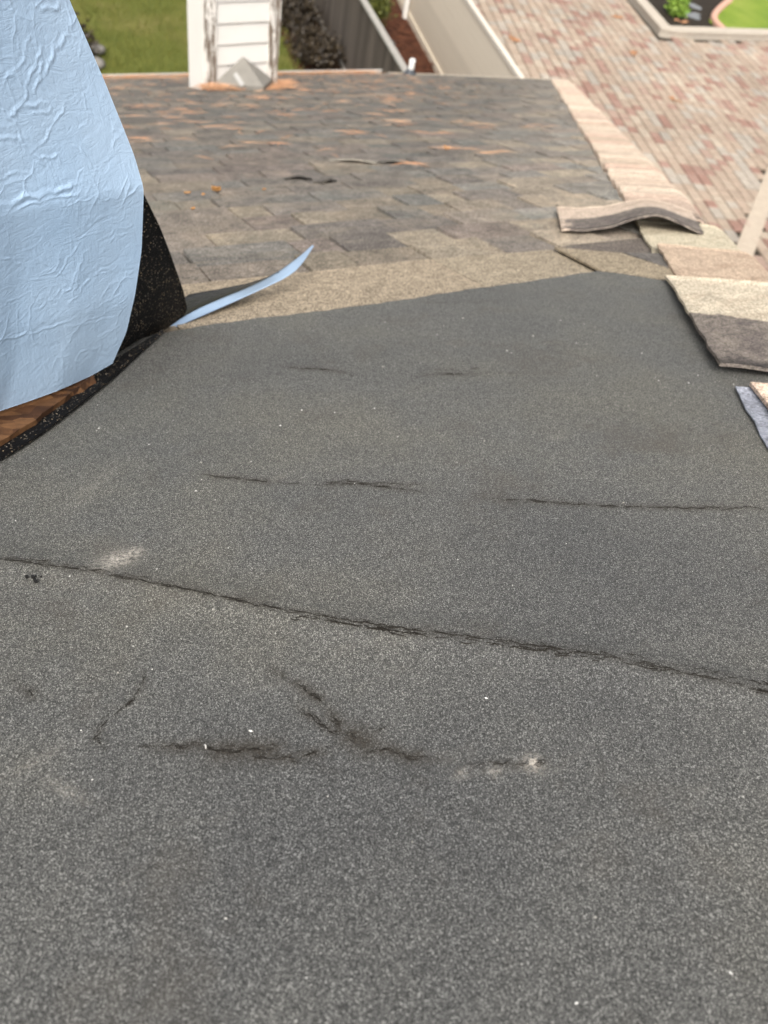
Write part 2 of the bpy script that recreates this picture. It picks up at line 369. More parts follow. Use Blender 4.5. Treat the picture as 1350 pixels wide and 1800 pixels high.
# drip edge along the bare part of the eave
de = MB()
for (a, b) in zip(EAVE[3:-1], EAVE[4:]):
    p, q = RP(*a, .004), RP(*b, .004); d = (q - p); out = np.cross(d, VN); out /= np.linalg.norm(out); out = out if out @ VV > 0 else -out
    de.box(p - out * .06 + VN * .008, d, out * .085, VN * .005); de.box(p + out * .019, d, out * .004, np.array([0, 0, -.07]))
obj('drip_edge', de.mesh('drip_edge'), plain('drip_edge_paint', (.46, .40, .32), .15, 9), house)
# gutter with its two lips along the left part of the eave
gt = MB()
for (a, b) in zip(EAVE[0:3], EAVE[1:4]):
    p, q = RP(*a, -.02), RP(*b, -.02); d = q - p; out = np.cross(d, [0, 0, 1]); out /= np.linalg.norm(out); out = out if out @ VV > 0 else -out
    z = np.array([0, 0, 1.0])
    gt.box(p + out * .005 - z * .09, d, out * .004, z * .085); gt.box(p + out * .005 - z * .09, d, out * .13, z * .004)
    gt.box(p + out * .130 - z * .09, d, out * .005, z * .10); gt.box(p + out * .118 + z * .010, d, out * .02, z * .006)
obj('gutter', gt.mesh('gutter'), M['gutter'], house)

# ---- shingle courses: individual tabs near the camera, the small far ones joined
PAL = [(.122, .106, .092), (.110, .098, .087), (.142, .118, .096), (.126, .100, .086), (.118, .112, .102), (.168, .138, .103), (.112, .112, .103), (.098, .086, .078), (.190, .158, .115)]
V0 = 1.503; EXP = 0.143
tabs = []
nrow = int((9.2 - V0) / EXP) + 1
for i in range(nrow):
    v = V0 + i * EXP; u = -3.0 + random.random() * .2
    hi = random.random() < .5
    while True:
        wd = random.uniform(.10, .27) if hi else random.uniform(.09, .24)
        if u > hip_u(v) - .10 or u > 6.4: break
        wd = min(wd, max(.05, hip_u(v) - .03 - u))
        if v + EXP * .55 < eave_v(u + wd / 2):
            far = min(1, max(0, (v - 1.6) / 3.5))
            c = np.array(random.choice(PAL))
            if v < 2.2 and random.random() < .45: c = np.array(random.choice([PAL[5], PAL[8], PAL[2]]))
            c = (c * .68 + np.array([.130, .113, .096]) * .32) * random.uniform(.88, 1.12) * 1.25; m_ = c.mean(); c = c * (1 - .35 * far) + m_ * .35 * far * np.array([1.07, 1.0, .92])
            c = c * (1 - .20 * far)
            g = (hip_u(v) - u)                      # paler, warmer granules nearer the hip
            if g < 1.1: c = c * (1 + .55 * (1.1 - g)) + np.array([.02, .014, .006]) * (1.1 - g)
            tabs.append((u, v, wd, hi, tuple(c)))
        u += wd; hi = not hi
CAMW = np.array(cam.matrix_world)
def seen(p):
    q = np.linalg.inv(CAMW) @ np.array([*p, 1]); z = -q[2]
    if z < .05: return None
    x, y = 675 + 1300 * q[0] / z, 900 - 1300 * q[1] / z
    return (x, y, z)
vis = []
for k, (u, v, wd, hi, c) in enumerate(tabs):
    s_ = seen(RP(u + wd / 2, v + .07))
    edge = 120 + (s_[1]) * .45 if s_ and s_[1] < 330 else (252 if s_ and s_[1] < 345 else 230)
    if s_ and edge - 15 < s_[0] < 1150 and s_[1] < 520: vis.append((s_[2], k))
near = {k for _, k in sorted(vis)[:292]}
unit = {}
def tab_mesh(bias):                                 # unit tab: slightly tilted, lower edge proud, a few uneven corners
    r = random.Random(bias); j = lambda s: r.uniform(-s, s)
    v = [(0, -.05, -.35), (1, -.05, -.35), (1 + 0, 1 + j(.02), 0), (0, 1 + j(.02), 0), (0.0, -.05, .25), (1, -.05, .25), (1 - .01, 1.0 + j(.03), 1 + j(.15)), (.01, 1.0 + j(.03), 1 + j(.15))]
    return mesh('shingle', v, BOXF)
for b in range(6):
    unit[b] = tab_mesh(b); unit[b].materials.append(M['shingle'])
stuff = MB()
for k, (u, v, wd, hi, c) in enumerate(tabs):
    t = .0118 if hi else .0062
    dv = random.uniform(-.004, .004); gap = .0050
    if k in near:
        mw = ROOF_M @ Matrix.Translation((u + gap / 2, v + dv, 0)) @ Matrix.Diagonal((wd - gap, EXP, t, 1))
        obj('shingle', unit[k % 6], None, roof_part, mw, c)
    else:
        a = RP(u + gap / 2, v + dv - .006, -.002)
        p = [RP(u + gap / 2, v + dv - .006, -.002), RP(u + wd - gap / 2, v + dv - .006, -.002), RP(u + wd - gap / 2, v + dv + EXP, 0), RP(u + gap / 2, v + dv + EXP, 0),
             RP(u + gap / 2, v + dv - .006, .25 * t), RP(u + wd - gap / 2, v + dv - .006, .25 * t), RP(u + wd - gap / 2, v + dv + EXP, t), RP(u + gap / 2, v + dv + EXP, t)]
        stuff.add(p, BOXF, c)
kind(obj('shingle_field', stuff.mesh('shingle_field'), M['shingle_far'], roof_part), 'stuff')

# ---- the bare headlap strips along the top of the first course
def strip(name, uv, h, t, col):
    return obj(name, slab('shingle', uv, h, t), M['strip'], roof_part, None, col)
low = lambda u: 1.262 + .030 * min(1, max(0, (u - .1) / .5)) + .003 * math.sin(u * 23)
def strip_poly(u0, u1, top0, top1, n=8):
    us = np.linspace(u0, u1, n); return [(a, top0 + (top1 - top0) * i / (n - 1) + .002 * math.sin(a * 61)) for i, a in enumerate(us)] + [(a, low(a) - .10) for a in us[::-1]]
strip('shingle', strip_poly(-.75, .235, 1.506, 1.508), .0045, .006, (.265, .215, .155))
strip('shingle', strip_poly(.238, .868, 1.509, 1.508), .005, .006, (.285, .230, .165))
strip('shingle', strip_poly(.871, 1.19, 1.506, 1.478), .0045, .006, (.275, .226, .163))
# trimmed pieces running into the hip
strip('shingle', [(1.18, 1.475), (1.27, 1.50), (1.50, 1.49), (1.46, 1.30), (1.31, 1.32), (1.19, 1.46)], .006, .0045, (.125, .104, .088))
strip('shingle', [(1.185, 1.462), (1.290, 1.345), (1.305, 1.14), (1.24, 1.12), (1.15, 1.25)], [.016, .020, .020, .019, .018], .0045, (.265, .215, .150))
strip('shingle', [(1.293, 1.340), (1.42, 1.31), (1.38, 1.12), (1.310, 1.13)], [.022, .016, .014, .018], .0045, (.125, .112, .10))

# ---- a few shingle corners that have lifted, with a dark gap below
def lifted(u, v, wu, wv, lift, col, rot):
    c, s_ = math.cos(rot), math.sin(rot); rows = []
    for a in np.linspace(0, 1, 7):
        row = []
        for b in np.linspace(0, 1, 5):
            x, y = a * wu, (b - .0) * wv; hgt = .010 + lift * (math.sin(math.pi * a) ** .8) * (1 - b) ** 1.3
            row.append(RP(u + c * x - s_ * y, v + s_ * x + c * y, hgt))
        rows.append(row)
    o = obj('lifted_tab', grid_sheet('lifted_tab', rows, .005, True, False, VN), M['shingle'], roof_part, None, col); return o
lifted(1.20, 2.93, .20, .085, .013, (.24, .215, .18), -.55)
lifted(.91, 2.60, .095, .035, .012, (.045, .041, .037), -.25)
lifted(1.00, 2.49, .08, .04, .010, (.055, .050, .046), .45)
lifted(1.40, 2.86, .10, .05, .008, (.15, .135, .12), -.35)

# ---- hip caps
def cap_section(w, r=.018):
    sL = (-w + math.sqrt(w * w + r * r)) / 2; sR = (w + math.sqrt(w * w + r * r)) / 2
    return sL * HL + sR * HR
def cap_norm(w, r=.03):
    a = .5 + .5 * w / math.sqrt(w * w + r * r); n = VN * (1 - a) + N2 * a; return n / np.linalg.norm(n)
def cap_rows(q0, q1, wl, wr, hfun, nq=5, nw=15, jag=0.0, seed=0):
    r = random.Random(seed); rows = []
    for i in range(nq):
        q = q0 + (q1 - q0) * i / (nq - 1); row = []; jl = jag * r.uniform(-1, 1)
        for j in range(nw):
            w_ = -wl - jl + (wl + jl + wr) * j / (nw - 1); f = i / (nq - 1)
            row.append(HD * q + cap_section(w_) + cap_norm(w_) * hfun(f, w_))
        rows.append(row)
    return np.array(rows)
HIPM = Matrix.Translation(tuple(H0))
hip_ridge = obj('hip_ridge', grid_sheet('hip_ridge', cap_rows(-1.8, 9.3, .07, .07, lambda f, w_: -.008, 3, 9) + H0, .01, True, False, VN), M['deck'], house)
CAPC = [tuple(1.10 * x for x in c) for c in [(.42, .335, .265), (.39, .30, .24), (.45, .375, .30), (.385, .285, .225), (.42, .345, .275), (.36, .29, .225)]]
capm = []
for b in range(4):
    me = grid_sheet('cap_shingle', cap_rows(0, .30, .205, .205, lambda f, w_: .003 + .011 * f + .004, 4, 15, .006, b), .005, True, False, VN); me.materials.append(M['cap']); capm.append(me)
q = 9.30 - .28; i = 0
while q > 1.95:
    o = obj('cap_shingle', capm[i % 4], None, hip_ridge, HIPM @ Matrix.Translation(tuple(HD * q + HL * random.uniform(-.006, .006))), tuple(np.array(random.choice(CAPC)) * random.uniform(.9, 1.08)))
    q -= .13; i += 1
def lap_attr(me, fn):
    co = np.empty(len(me.vertices) * 3, dtype=np.float32); me.vertices.foreach_get('co', co); co = co.reshape(-1, 3)
    a = me.attributes.new('lap', 'FLOAT', 'POINT'); a.data.foreach_set('value', fn(co).astype(np.float32))
def loose_cap(name, label, q0, q1, wl, wr, hfun, col, split=None, nq=14, nw=25, seed=3, jag=.0035):
    rows = cap_rows(q0, q1, wl, wr, hfun, nq, nw, jag, seed) + H0
    me = grid_sheet(name, rows, .0055, True, False, VN); me.materials.append(M['cap'])
    if split is not None: lap_attr(me, lambda co: np.clip(.5 + (split - (co - H0) @ HD) / .03, 0, 1))
    o = obj(name, me, None, None, None, col); return tag(o, label, 'shingle', 'loose cap shingles on the hip')
loose_cap('cap_shingle', 'cream cap shingle half under the curled one, at the top of the near stack', 1.29, 1.84, .215, .20, lambda f, w_: .016 + .006 * f + .002 * math.sin(w_ * 19 + 1), (.49, .43, .32), seed=5)
loose_cap('cap_shingle', 'pinkish brown cap shingle in the middle of the near stack on the hip', 1.12, 1.525, .205, .20, lambda f, w_: .025 + .005 * f + .002 * math.sin(w_ * 23), (.44, .335, .25), seed=6)
loose_cap('cap_shingle', 'cap shingle with a bare grey headlap, its near edge lifted off the felt', .725, 1.225, .232, .20, lambda f, w_: .031 + .004 * f + .002 * (1 - f) ** 2 + .005 * math.sin(w_ * 22) * (1 - f), (.51, .44, .34), split=.965, seed=7)
ncap = loose_cap('cap_shingle', 'pink cap shingle beside a silvery strip at the right edge, nearest of the caps', -.30, .672, .196, .20, lambda f, w_: .029 + .003 * f, (.52, .40, .32), seed=8)
ss = []
for q_ in np.linspace(-.3, .672, 26):
    ss.append([H0 + HD * q_ + HL * (a + .0015 * math.sin(q_ * 61 + a * 40)) + VN * (.0225 + .0008 * math.sin(q_ * 95)) for a in np.linspace(.12, .217 + .022 * max(0, (.70 - q_)), 5)])
obj('adhesive_strip', grid_sheet('adhesive_strip', ss, .002, True, False, VN), M['silver'], ncap)
# the curled cap lying across the hip
rows = []
def curl_q(a, f): return 1.655 + .315 * f + .045 * a + .022 * math.sin(a * 3.0)
for i in range(13):
    f = i / 12; row = []
    for j in range(37):
        a = j / 36; wl = .425 - .365 * a - .03 * a * f             # from far left over the slope to the hip line
        h = .018 + .034 * math.exp(-((a - .64) / .27) ** 2) + .014 * (1 - f) * math.exp(-((a - .60) / .25) ** 2) + .003 * math.sin(a * 9) - .004 * f + .006 * math.exp(-(a / .12) ** 2)
        row.append(H0 + HD * (curl_q(a, f) + .004 * math.sin(a * 31) * (f > .9 or f < .1)) + HL * wl + VN * h)
    rows.append(row)
me = grid_sheet('cap_shingle', rows, .0055, True, False, VN); me.materials.append(M['cap'])
lap_attr(me, lambda co: np.clip(.5 + (1.805 - (((co - H0) @ HD) - .045 * (.425 - (co - H0) @ HL) / .41 - .022 * np.sin((.425 - (co - H0) @ HL) / .41 * 3.0))) / .03, 0, 1) * np.clip(1.15 - np.maximum(0, ((co - H0) @ HL - .30)) * 6, 0, 1))
tag(obj('cap_shingle', me, None, None, None, (.50, .40, .32)), 'curled cap shingle arched up across the hip, grey half towards us', 'shingle', 'loose cap shingles on the hip')

# ================================================================== DARK ROOFING FELT
LIE = .963                                           # marks measured on the deck, carried up to the felt's face
def felt():
    us = np.arange(-.62, 1.36, .0042); vs = np.arange(-.9, 1.33, .0042)
    vs = np.concatenate([np.arange(-.9, .0, .03), np.arange(.0, 1.335, .0040)])
    U, Vv = np.meshgrid(us, vs)
    edge = LIE * np.interp(us / LIE, [-.7, 0.0, .073, .175, .256, .384, .554, .694, .861, 1.029, 1.187, 1.253, 1.40], [1.20, 1.19, 1.203, 1.255, 1.272, 1.286, 1.287, 1.284, 1.297, 1.298, 1.297, 1.225, 1.14])
    edge = edge + .0016 * np.sin(us * 71) + .001 * np.sin(us * 173)
    Vv = np.minimum(Vv, edge[None, :])
    hipl = .71 + .7008 * Vv + .02
    U = np.minimum(U, hipl)
    crack = np.zeros_like(U); stain = np.zeros_like(U); chalk = np.zeros_like(U); H = np.zeros_like(U)
    H += .0022 * np.sin(U * 5.1 + 1.3 * Vv) * np.cos(Vv * 4.3 + .7) + .0012 * np.sin(U * 13 + Vv * 9)
    SLIV = []
    def poly(pts, wid, amt, st=.0, ridge=.0, seed=0, jit=.0035, fade=True, dens=1.0):
        r = np.random.default_rng(seed); pts = np.array(pts, float) * LIE
        seg = np.linalg.norm(np.diff(pts, axis=0), axis=1); n = max(int(seg.sum() / .006), 3)
        q = interp(pts, np.linspace(0, 1, n)); j = np.cumsum(r.normal(0, 1, (n, 2)), axis=0); j -= np.linspace(0, 1, n)[:, None] * j[-1]
        q = q + j * jit / math.sqrt(n) * 1.6
        ends_ = lambda i, n, fade: min(1, 6 * i / (n - 1), 6 * (1 - i / (n - 1))) if fade else 1
        on = np.convolve(r.random(n + 8), np.ones(9) / 9, mode='valid')[:n]
        for i in range(n - 1):
            a, b = q[i], q[i + 1]; m = .06
            sel = (U > min(a[0], b[0]) - m) & (U < max(a[0], b[0]) + m) & (Vv > min(a[1], b[1]) - m) & (Vv < max(a[1], b[1]) + m)
            SLIV.append((seed, a, b, ends_(i, n, fade) * (.55 if seed == 1 else min(.62, max(.10, (on[i] - .40) * 5 * dens))) * amt))
            if not sel.any(): continue
            p = np.stack([U[sel], Vv[sel]], -1); ab = b - a; L2 = ab @ ab + 1e-12
            t = np.clip(((p - a) @ ab) / L2, 0, 1); d = np.linalg.norm(p - a - t[:, None] * ab, axis=1)
            f = i / (n - 1); ends = min(1, 6 * f, 6 * (1 - f)) if fade else 1
            k = ends * (np.clip((on[i] - .36) * 6 * dens, .30, 1.15))
            crack[sel] = np.maximum(crack[sel], .30 * k * amt * np.exp(-(d / wid) ** 2))
            stain[sel] = np.maximum(stain[sel], .95 * k * st * np.exp(-(d / (wid * 2.8)) ** 2))
            H[sel] = np.maximum(H[sel], H[sel] * (1 - np.exp(-(d / .02) ** 2)) + (H[sel] + ridge * ends) * np.exp(-(d / .02) ** 2)) if ridge else H[sel]
    long_ = [(-.20, .780), (-.073, .690), (0, .637), (.07, .578), (.135, .519), (.198, .467), (.26, .419), (.321, .375), (.38, .331), (.431, .284), (.481, .238), (.60, .13)]
    poly(long_, .0021, .85, .35, .0006, 1, .0018, False, 1.7)
    off = lambda pts, a, b: [(x + a, y + b) for x, y in pts]
    poly(off(long_[4:], .001, -.0065), .0017, .9, .3, 0, 2, .0025, True, 1.6)
    poly(off(long_[7:], .004, .008), .0014, .8, .2, 0, 3, .003, True, 1.2)
    poly(off(long_[1:4], 0, .006), .0014, .7, .2, 0, 4, .002)
    poly([(.119, .798), (.194, .745), (.265, .705), (.318, .677), (.352, .654), (.394, .620)], .0026, .80, .5, 0, 5, .004, True, 1.5)
    poly([(.25, .716), (.30, .690), (.345, .672), (.39, .650)], .002, .6, .4, 0, 6, .004)
    poly([(.439, .593), (.478, .569), (.525, .546), (.596, .501), (.642, .477), (.712, .442)], .0026, .75, .5, 0, 7, .004, True, 1.4)
    poly([(.455, .590), (.470, .574), (.500, .566)], .004, .8, .6, 0, 8, .004, True, 2)
    poly([(.354, 1.052), (.376, 1.036), (.439, .979)], .004, .75, .4, 0, 9, .005, True, 1.5)
    poly([(.525, .936), (.57, .93), (.616, .915), (.660, .895), (.698, .878)], .004, .8, .4, 0, 10, .005, True, 1.6)
    poly([(.56, .955), (.60, .940), (.64, .93)], .003, .6, .3, 0, 24, .004)
    poly([(.119, .446), (.134, .411), (.145, .382), (.151, .357), (.157, .339)], .0024, .85, .75, 0, 11, .0025, True, 1.8)
    poly([(.152, .350), (.158, .337), (.164, .328)], .0045, .9, .9, 0, 12, .002, True, 2.4)
    poly([(.150, .335), (.168, .327), (.185, .308), (.193, .306), (.205, .301)], .0024, .75, .8, 0, 13, .003, True, 1.7)
    poly([(.006, .410), (.044, .390), (.077, .366), (.111, .349), (.157, .339)], .0022, .62, .8, 0, 14, .004, True, 1.4)
    poly([(.055, .382), (.078, .368), (.095, .360)], .004, .7, .9, 0, 15, .003, True, 2)
    poly([(.027, .485), (.022, .470), (.012, .453), (-.009, .440), (-.020, .422), (-.016, .410)], .0015, .65, .3, 0, 16, .002)
    poly([(-.081, .527), (-.070, .508), (-.060, .490)], .0022, .6, .7, 0, 17, .003, True, 1.5)
    poly([(.210, .296), (.232, .281), (.263, .264), (.275, .262)], .0016, .5, .4, 0, 18, .003)
    poly([(.126, .398), (.132, .382), (.142, .358), (.153, .341)], .0016, .6, .6, 0, 19, .003, True, 1.4)
    poly([(.098, .345), (.121, .330), (.13, .322)], .0022, .6, .5, 0, 20, .003, True, 1.4)
    poly([(.157, .339), (.170, .340), (.180, .343)], .0014, .6, .3, 0, 21, .002)
    poly([(.190, .304), (.186, .292), (.184, .284)], .0014, .5, .6, 0, 22, .002)
    poly([(.69, 1.262), (.80, 1.225), (.90, 1.205)], .004, .45, .2, 0, 23, .004)
    def spot(u, v, ru, rv, amt, ang=0):
        u, v = u * LIE, v * LIE; c, s_ = math.cos(ang), math.sin(ang); a = (U - u) * c + (Vv - v) * s_; b = -(U - u) * s_ + (Vv - v) * c
        chalk[:] = np.maximum(chalk, amt * np.exp(-(a / ru) ** 2 - (b / rv) ** 2))
    spot(.030, .646, .017, .013, 1.0, .3); spot(.047, .652, .010, .008, .9, .3); spot(.266, .2655, .0055, .0065, 1.15)
    spot(.236, .272, .004, .004, .5); spot(.214, .281, .005, .003, .5); spot(-.045, .385, .022, .004, .26, -.9); spot(-.065, .42, .02, .004, .20, .3)
    spot(.60, .68, .014, .006, .18); spot(.235, .735, .010, .005, .25, .5); spot(.03, .80, .06, .010, .12, .9)
    chalk[:] = np.clip(chalk, 0, 1.2)
    P = FOOT + U[..., None] * VX + Vv[..., None] * VV + (H + .0165 + .003 * np.exp(-((edge[None, :] - Vv) / .10) ** 2))[..., None] * VN
    me = grid_sheet('roofing_felt', P, .003, True, False, VN)
    nv = len(me.vertices)
    for nm, arr in (('crack', crack), ('stain', stain), ('chalk', chalk)):
        a = me.attributes.new(nm, 'FLOAT', 'POINT'); d = np.zeros(nv, dtype=np.float32); d[:arr.size] = arr.ravel(); a.data.foreach_set('value', d)
    Hs = H + .0165; us_, vs_ = us, vs
    def hat(u, v):
        i = min(len(vs_) - 1, int(np.searchsorted(vs_, v))); j = min(len(us_) - 1, int(np.searchsorted(us_, u))); return Hs[i, j]
    groups = {}
    r = np.random.default_rng(77)
    for seed, a, b, k in SLIV:
        g = groups.setdefault(seed, MB()); d = b - a; L = np.linalg.norm(d) + 1e-9; d = d / L
        star = 11 <= seed <= 22
        for _ in range(r.poisson((8.0 if star else 4.2) * k)):
            c = a + (b - a) * r.random() + r.normal(0, (.0006 if star else .00035) + .0018 * (r.random() < .20), 2); th = r.normal(0, .36 if star else .20); dd = np.array([d[0] * math.cos(th) - d[1] * math.sin(th), d[0] * math.sin(th) + d[1] * math.cos(th)]); nn = np.array([-dd[1], dd[0]])
            ln = r.uniform(.0015, .0048) if star else r.uniform(.0025, .0085); wd = r.uniform(.00008, .00018) * (.6 + .5 * min(k, 1)); bend = r.normal(0, .0008)
            p = [c - dd * ln, c + nn * (wd + bend), c + dd * ln, c - nn * (wd - bend)]
            h = [hat(*x) + .0004 for x in p]
            top = [RP(x[0], x[1], max(h)) for x in p]; bot = [RP(x[0], x[1], max(h) - .0012) for x in p]
            g.add(top + bot, [(0, 1, 2, 3), (0, 4, 5, 1), (1, 5, 6, 2), (2, 6, 7, 3), (3, 7, 4, 0)])
    return me, groups
felt_me, felt_groups = felt()
felt_o = tag(obj('roofing_felt', felt_me, M['felt']), 'dark grey granular roofing felt with long creases covering the near roof', 'roofing felt')
cg = MB()
for g in felt_groups.values(): cg.add(g.v, g.f)
kind(obj('crease_fibres', cg.mesh('crease_fibres'), M['crease'], felt_o), 'stuff')

# pale grit on the felt
gm = MB()
for _ in range(260):
    u, v = rng.uniform(-.3, .95), rng.uniform(.06, 1.2)
    if u > hip_u(v) - .25: continue
    s_ = (abs(rng.normal(0, .0004)) + .0005 if rng.random() < .93 else rng.uniform(.0010, .0016)) * min(1.0, .45 + .8 * v)
    p = RP(u, v, .0172); a = rng.uniform(0, 6.28); d = (math.cos(a) * VX + math.sin(a) * VV) * s_ * rng.uniform(1, 1.8); e = (-math.sin(a) * VX + math.cos(a) * VV) * s_
    gm.add([p - d, p + e, p + d, p - e * .8, p + VN * s_ * 1.1 + d * .2], [(0, 1, 4), (1, 2, 4), (2, 3, 4), (3, 0, 4)])
kind(tag(obj('pale_grit', gm.mesh('pale_grit'), M['grit']), 'scattered pale grit lying on the dark felt', 'grit'), 'stuff')
cb = MB()
for k in range(9):
    p = RP(-.046 + rng.normal(0, .004), .620 + rng.normal(0, .004), .0165); s_ = rng.uniform(.001, .0028)
    cb.box(p, VX * s_, VV * s_ * 1.2, VN * s_)
kind(tag(obj('bitumen_crumbs', cb.mesh('bitumen_crumbs'), M['crumb']), 'little cluster of black crumbs on the felt left of the long crease', 'crumbs'), 'stuff')
for (u, v, ang, ln, lab) in [(.361, .321, .5, .008, 'short pale fibre caught on the long crease'), (.049, .364, 1.1, .003, 'tiny white chip by the dark stained crease')]:
    pts = [RP(u + math.cos(ang + .5 * t) * ln * t, v + math.sin(ang + .5 * t) * ln * t, .0185 + .002 * math.sin(3 * t)) for t in np.linspace(0, 1, 6)]
    tag(obj('pale_fibre', tube('pale_fibre', pts, .0005, 6), M['grit']), lab, 'debris')

# ================================================================== BLUE FILM FLAP
FR = [(0.103, 1.015, -0.329), (0.129, 1.024, -0.284), (0.145, 1.024, -0.224), (0.159, 1.031, -0.161), (0.168, 1.033, -0.077), (0.161, 1.039, -0.038), (0.138, 1.041, 0.043), (0.113, 1.036, 0.119), (0.094, 1.026, 0.18)]
FL = [(-0.394, 0.58, -0.147), (-0.374, 0.603, -0.097), (-0.353, 0.623, -0.049), (-0.335, 0.64, -0.003), (-0.309, 0.663, 0.063), (-0.285, 0.681, 0.125), (-0.263, 0.693, 0.182), (-0.244, 0.707, 0.225), (-0.228, 0.715, 0.264)]
FB = [(-0.394, 0.58, -0.147), (-0.173, 0.773, -0.185), (-0.105, 0.833, -0.229), (-0.049, 0.9, -0.273), (0.02, 0.946, -0.299), (0.068, 0.99, -0.324), (0.103, 1.015, -0.329)]
nr_, nc_ = 460, 560
tt = np.linspace(0, 1, nr_); st_ = np.linspace(0, 1, nc_)
Rc = smooth1(interp(FR, tt), 7); Lc = smooth1(interp(FL, tt), 9); Bc = smooth1(interp(FB, st_), 7)
Bc += (Rc[0] - Bc[-1]) * st_[:, None] + (Lc[0] - Bc[0]) * (1 - st_)[:, None]
Pf = Lc[:, None] * (1 - st_)[None, :, None] + Rc[:, None] * st_[None, :, None]
Pf += (Bc - (Lc[0] * (1 - st_)[:, None] + Rc[0] * st_[:, None]))[None] * ((1 - tt) ** 2)[:, None, None]
nf = np.cross(np.gradient(Pf, axis=1), np.gradient(Pf, axis=0)); nf /= np.linalg.norm(nf, axis=2, keepdims=True)
if nf.reshape(-1, 3).mean(0) @ np.array([.3, -1, .3]) < 0: nf = -nf
S_, T_ = np.meshgrid(st_, tt)
dsp = .009 * np.sin(S_ * 5 + 1.0) * np.sin(T_ * 4.1) + .0025 * np.sin(S_ * 11 + T_ * 7)
FOLDS = [([(0.701, 0.641), (0.75, 0.638), (0.775, 0.608), (0.771, 0.59)], 0.004, 0.005), ([(0.755, 0.636), (0.739, 0.691), (0.728, 0.708)], 0.003, 0.003), ([(0.66, 0.505), (0.71, 0.516), (0.8, 0.527), (0.869, 0.54)], 0.005, 0.006), ([(0.694, 0.497), (0.757, 0.505), (0.834, 0.51), (0.866, 0.519)], 0.003, 0.004), ([(0.717, 0.682), (0.742, 0.686), (0.769, 0.704), (0.798, 0.695), (0.834, 0.702)], 0.004, 0.0045), ([(0.78, 0.682), (0.81, 0.68), (0.83, 0.693)], 0.003, 0.003), ([(0.866, 0.815), (0.837, 0.776), (0.796, 0.736), (0.769, 0.704)], 0.003, 0.004), ([(0.877, 0.808), (0.832, 0.754), (0.803, 0.721)], 0.003, 0.003), ([(0.977, 0.819), (0.918, 0.802), (0.88, 0.778), (0.855, 0.771)], 0.004, 0.004), ([(0.884, 0.782), (0.846, 0.754), (0.81, 0.725)], 0.003, 0.003), ([(0.884, 0.708), (0.839, 0.667), (0.807, 0.638), (0.76, 0.603)], 0.003, 0.003), ([(0.767, 0.586), (0.796, 0.595), (0.828, 0.595), (0.826, 0.577)], 0.003, 0.004), ([(0.859, 0.614), (0.878, 0.593), (0.889, 0.566)], 0.003, 0.003), ([(0.73, 0.418), (0.792, 0.327), (0.825, 0.331)], 0.0025, 0.002), ([(0.655, 0.397), (0.699, 0.392), (0.725, 0.366)], 0.0025, 0.003), ([(0.705, 0.34), (0.792, 0.318), (0.837, 0.364)], 0.002, 0.002), ([(0.664, 0.205), (0.742, 0.196), (0.818, 0.198), (0.86, 0.203)], 0.003, 0.0035), ([(0.857, 0.174), (0.914, 0.168), (0.953, 0.176)], 0.002, 0.0025), ([(0.871, 0.305), (0.934, 0.303), (0.95, 0.312)], 0.002, 0.002), ([(0.803, 0.477), (0.832, 0.497), (0.875, 0.497)], 0.002, 0.003), ([(0.86, 0.505), (0.911, 0.477), (0.918, 0.488)], 0.002, 0.0025), ([(0.941, 0.2), (0.982, 0.216)], 0.002, 0.0025), ([(0.887, 0.863), (0.946, 0.871), (0.977, 0.88)], 0.004, 0.004), ([(0.9, 0.553), (0.993, 0.623)], 0.003, 0.002), ([(0.739, 0.736), (0.792, 0.769), (0.85, 0.826)], 0.003, 0.003), ([(0.676, 0.566), (0.716, 0.577), (0.76, 0.564)], 0.003, 0.003), ([(0.657, 0.296), (0.733, 0.301), (0.771, 0.277)], 0.002, 0.002)]
Wd = np.array([.58, .52])                            # sheet size per parameter
r0_ = np.random.default_rng(5)
for _ in range(125):                                  # small creases between the big folds
    c_ = r0_.random(2); a_ = r0_.normal(.9, .55) if r0_.random() < .6 else r0_.normal(.15, .3); l_ = r0_.uniform(.02, .09)
    d_ = np.array([math.cos(a_) / .58, math.sin(a_) / .52]) * l_ * .4
    FOLDS.append(([tuple(c_ - d_), tuple(c_ + r0_.normal(0, .02, 2)), tuple(c_ + d_)], r0_.uniform(.002, .0032), r0_.uniform(.0012, .0026)))
for f_i, (pts, wdt, hgt) in enumerate(FOLDS):
    pts = np.array(pts); n = max(6, int(np.linalg.norm(np.diff(pts * Wd, axis=0), axis=1).sum() / .004)); q_ = interp(pts, np.linspace(0, 1, n)); r = np.random.default_rng(100 + f_i)
    q_ = smooth1(q_ + r.normal(0, .006, q_.shape), 1)
    wdt = wdt * .46
    lo_, hi_ = q_.min(0) - .04, q_.max(0) + .04
    j0, j1 = np.searchsorted(st_, [lo_[0], hi_[0]]); i0, i1 = np.searchsorted(tt, [lo_[1], hi_[1]])
    if j1 - j0 < 2 or i1 - i0 < 2: continue
    X = np.stack([S_[i0:i1, j0:j1] * Wd[0], T_[i0:i1, j0:j1] * Wd[1]], -1)
    best = np.full(X.shape[:2], 1e9); along = np.zeros(X.shape[:2])
    for i in range(n - 1):
        a, b = q_[i] * Wd, q_[i + 1] * Wd; ab = b - a
        t = np.clip(((X - a) @ ab) / (ab @ ab + 1e-12), 0, 1); d = np.linalg.norm(X - a - t[..., None] * ab, axis=-1)
        m_ = d < best; best[m_] = d[m_]; along[m_] = i / (n - 1)
    amp = hgt * .18 * np.clip(np.minimum(along, 1 - along) * 5, .0, 1) * (.75 + .35 * np.sin(along * 17 + f_i))
    dsp[i0:i1, j0:j1] += amp * (np.exp(-(best / wdt) ** 2) - .30 * np.exp(-((best - 2.4 * wdt) / wdt) ** 2))
Pf = Pf + nf * dsp[..., None]
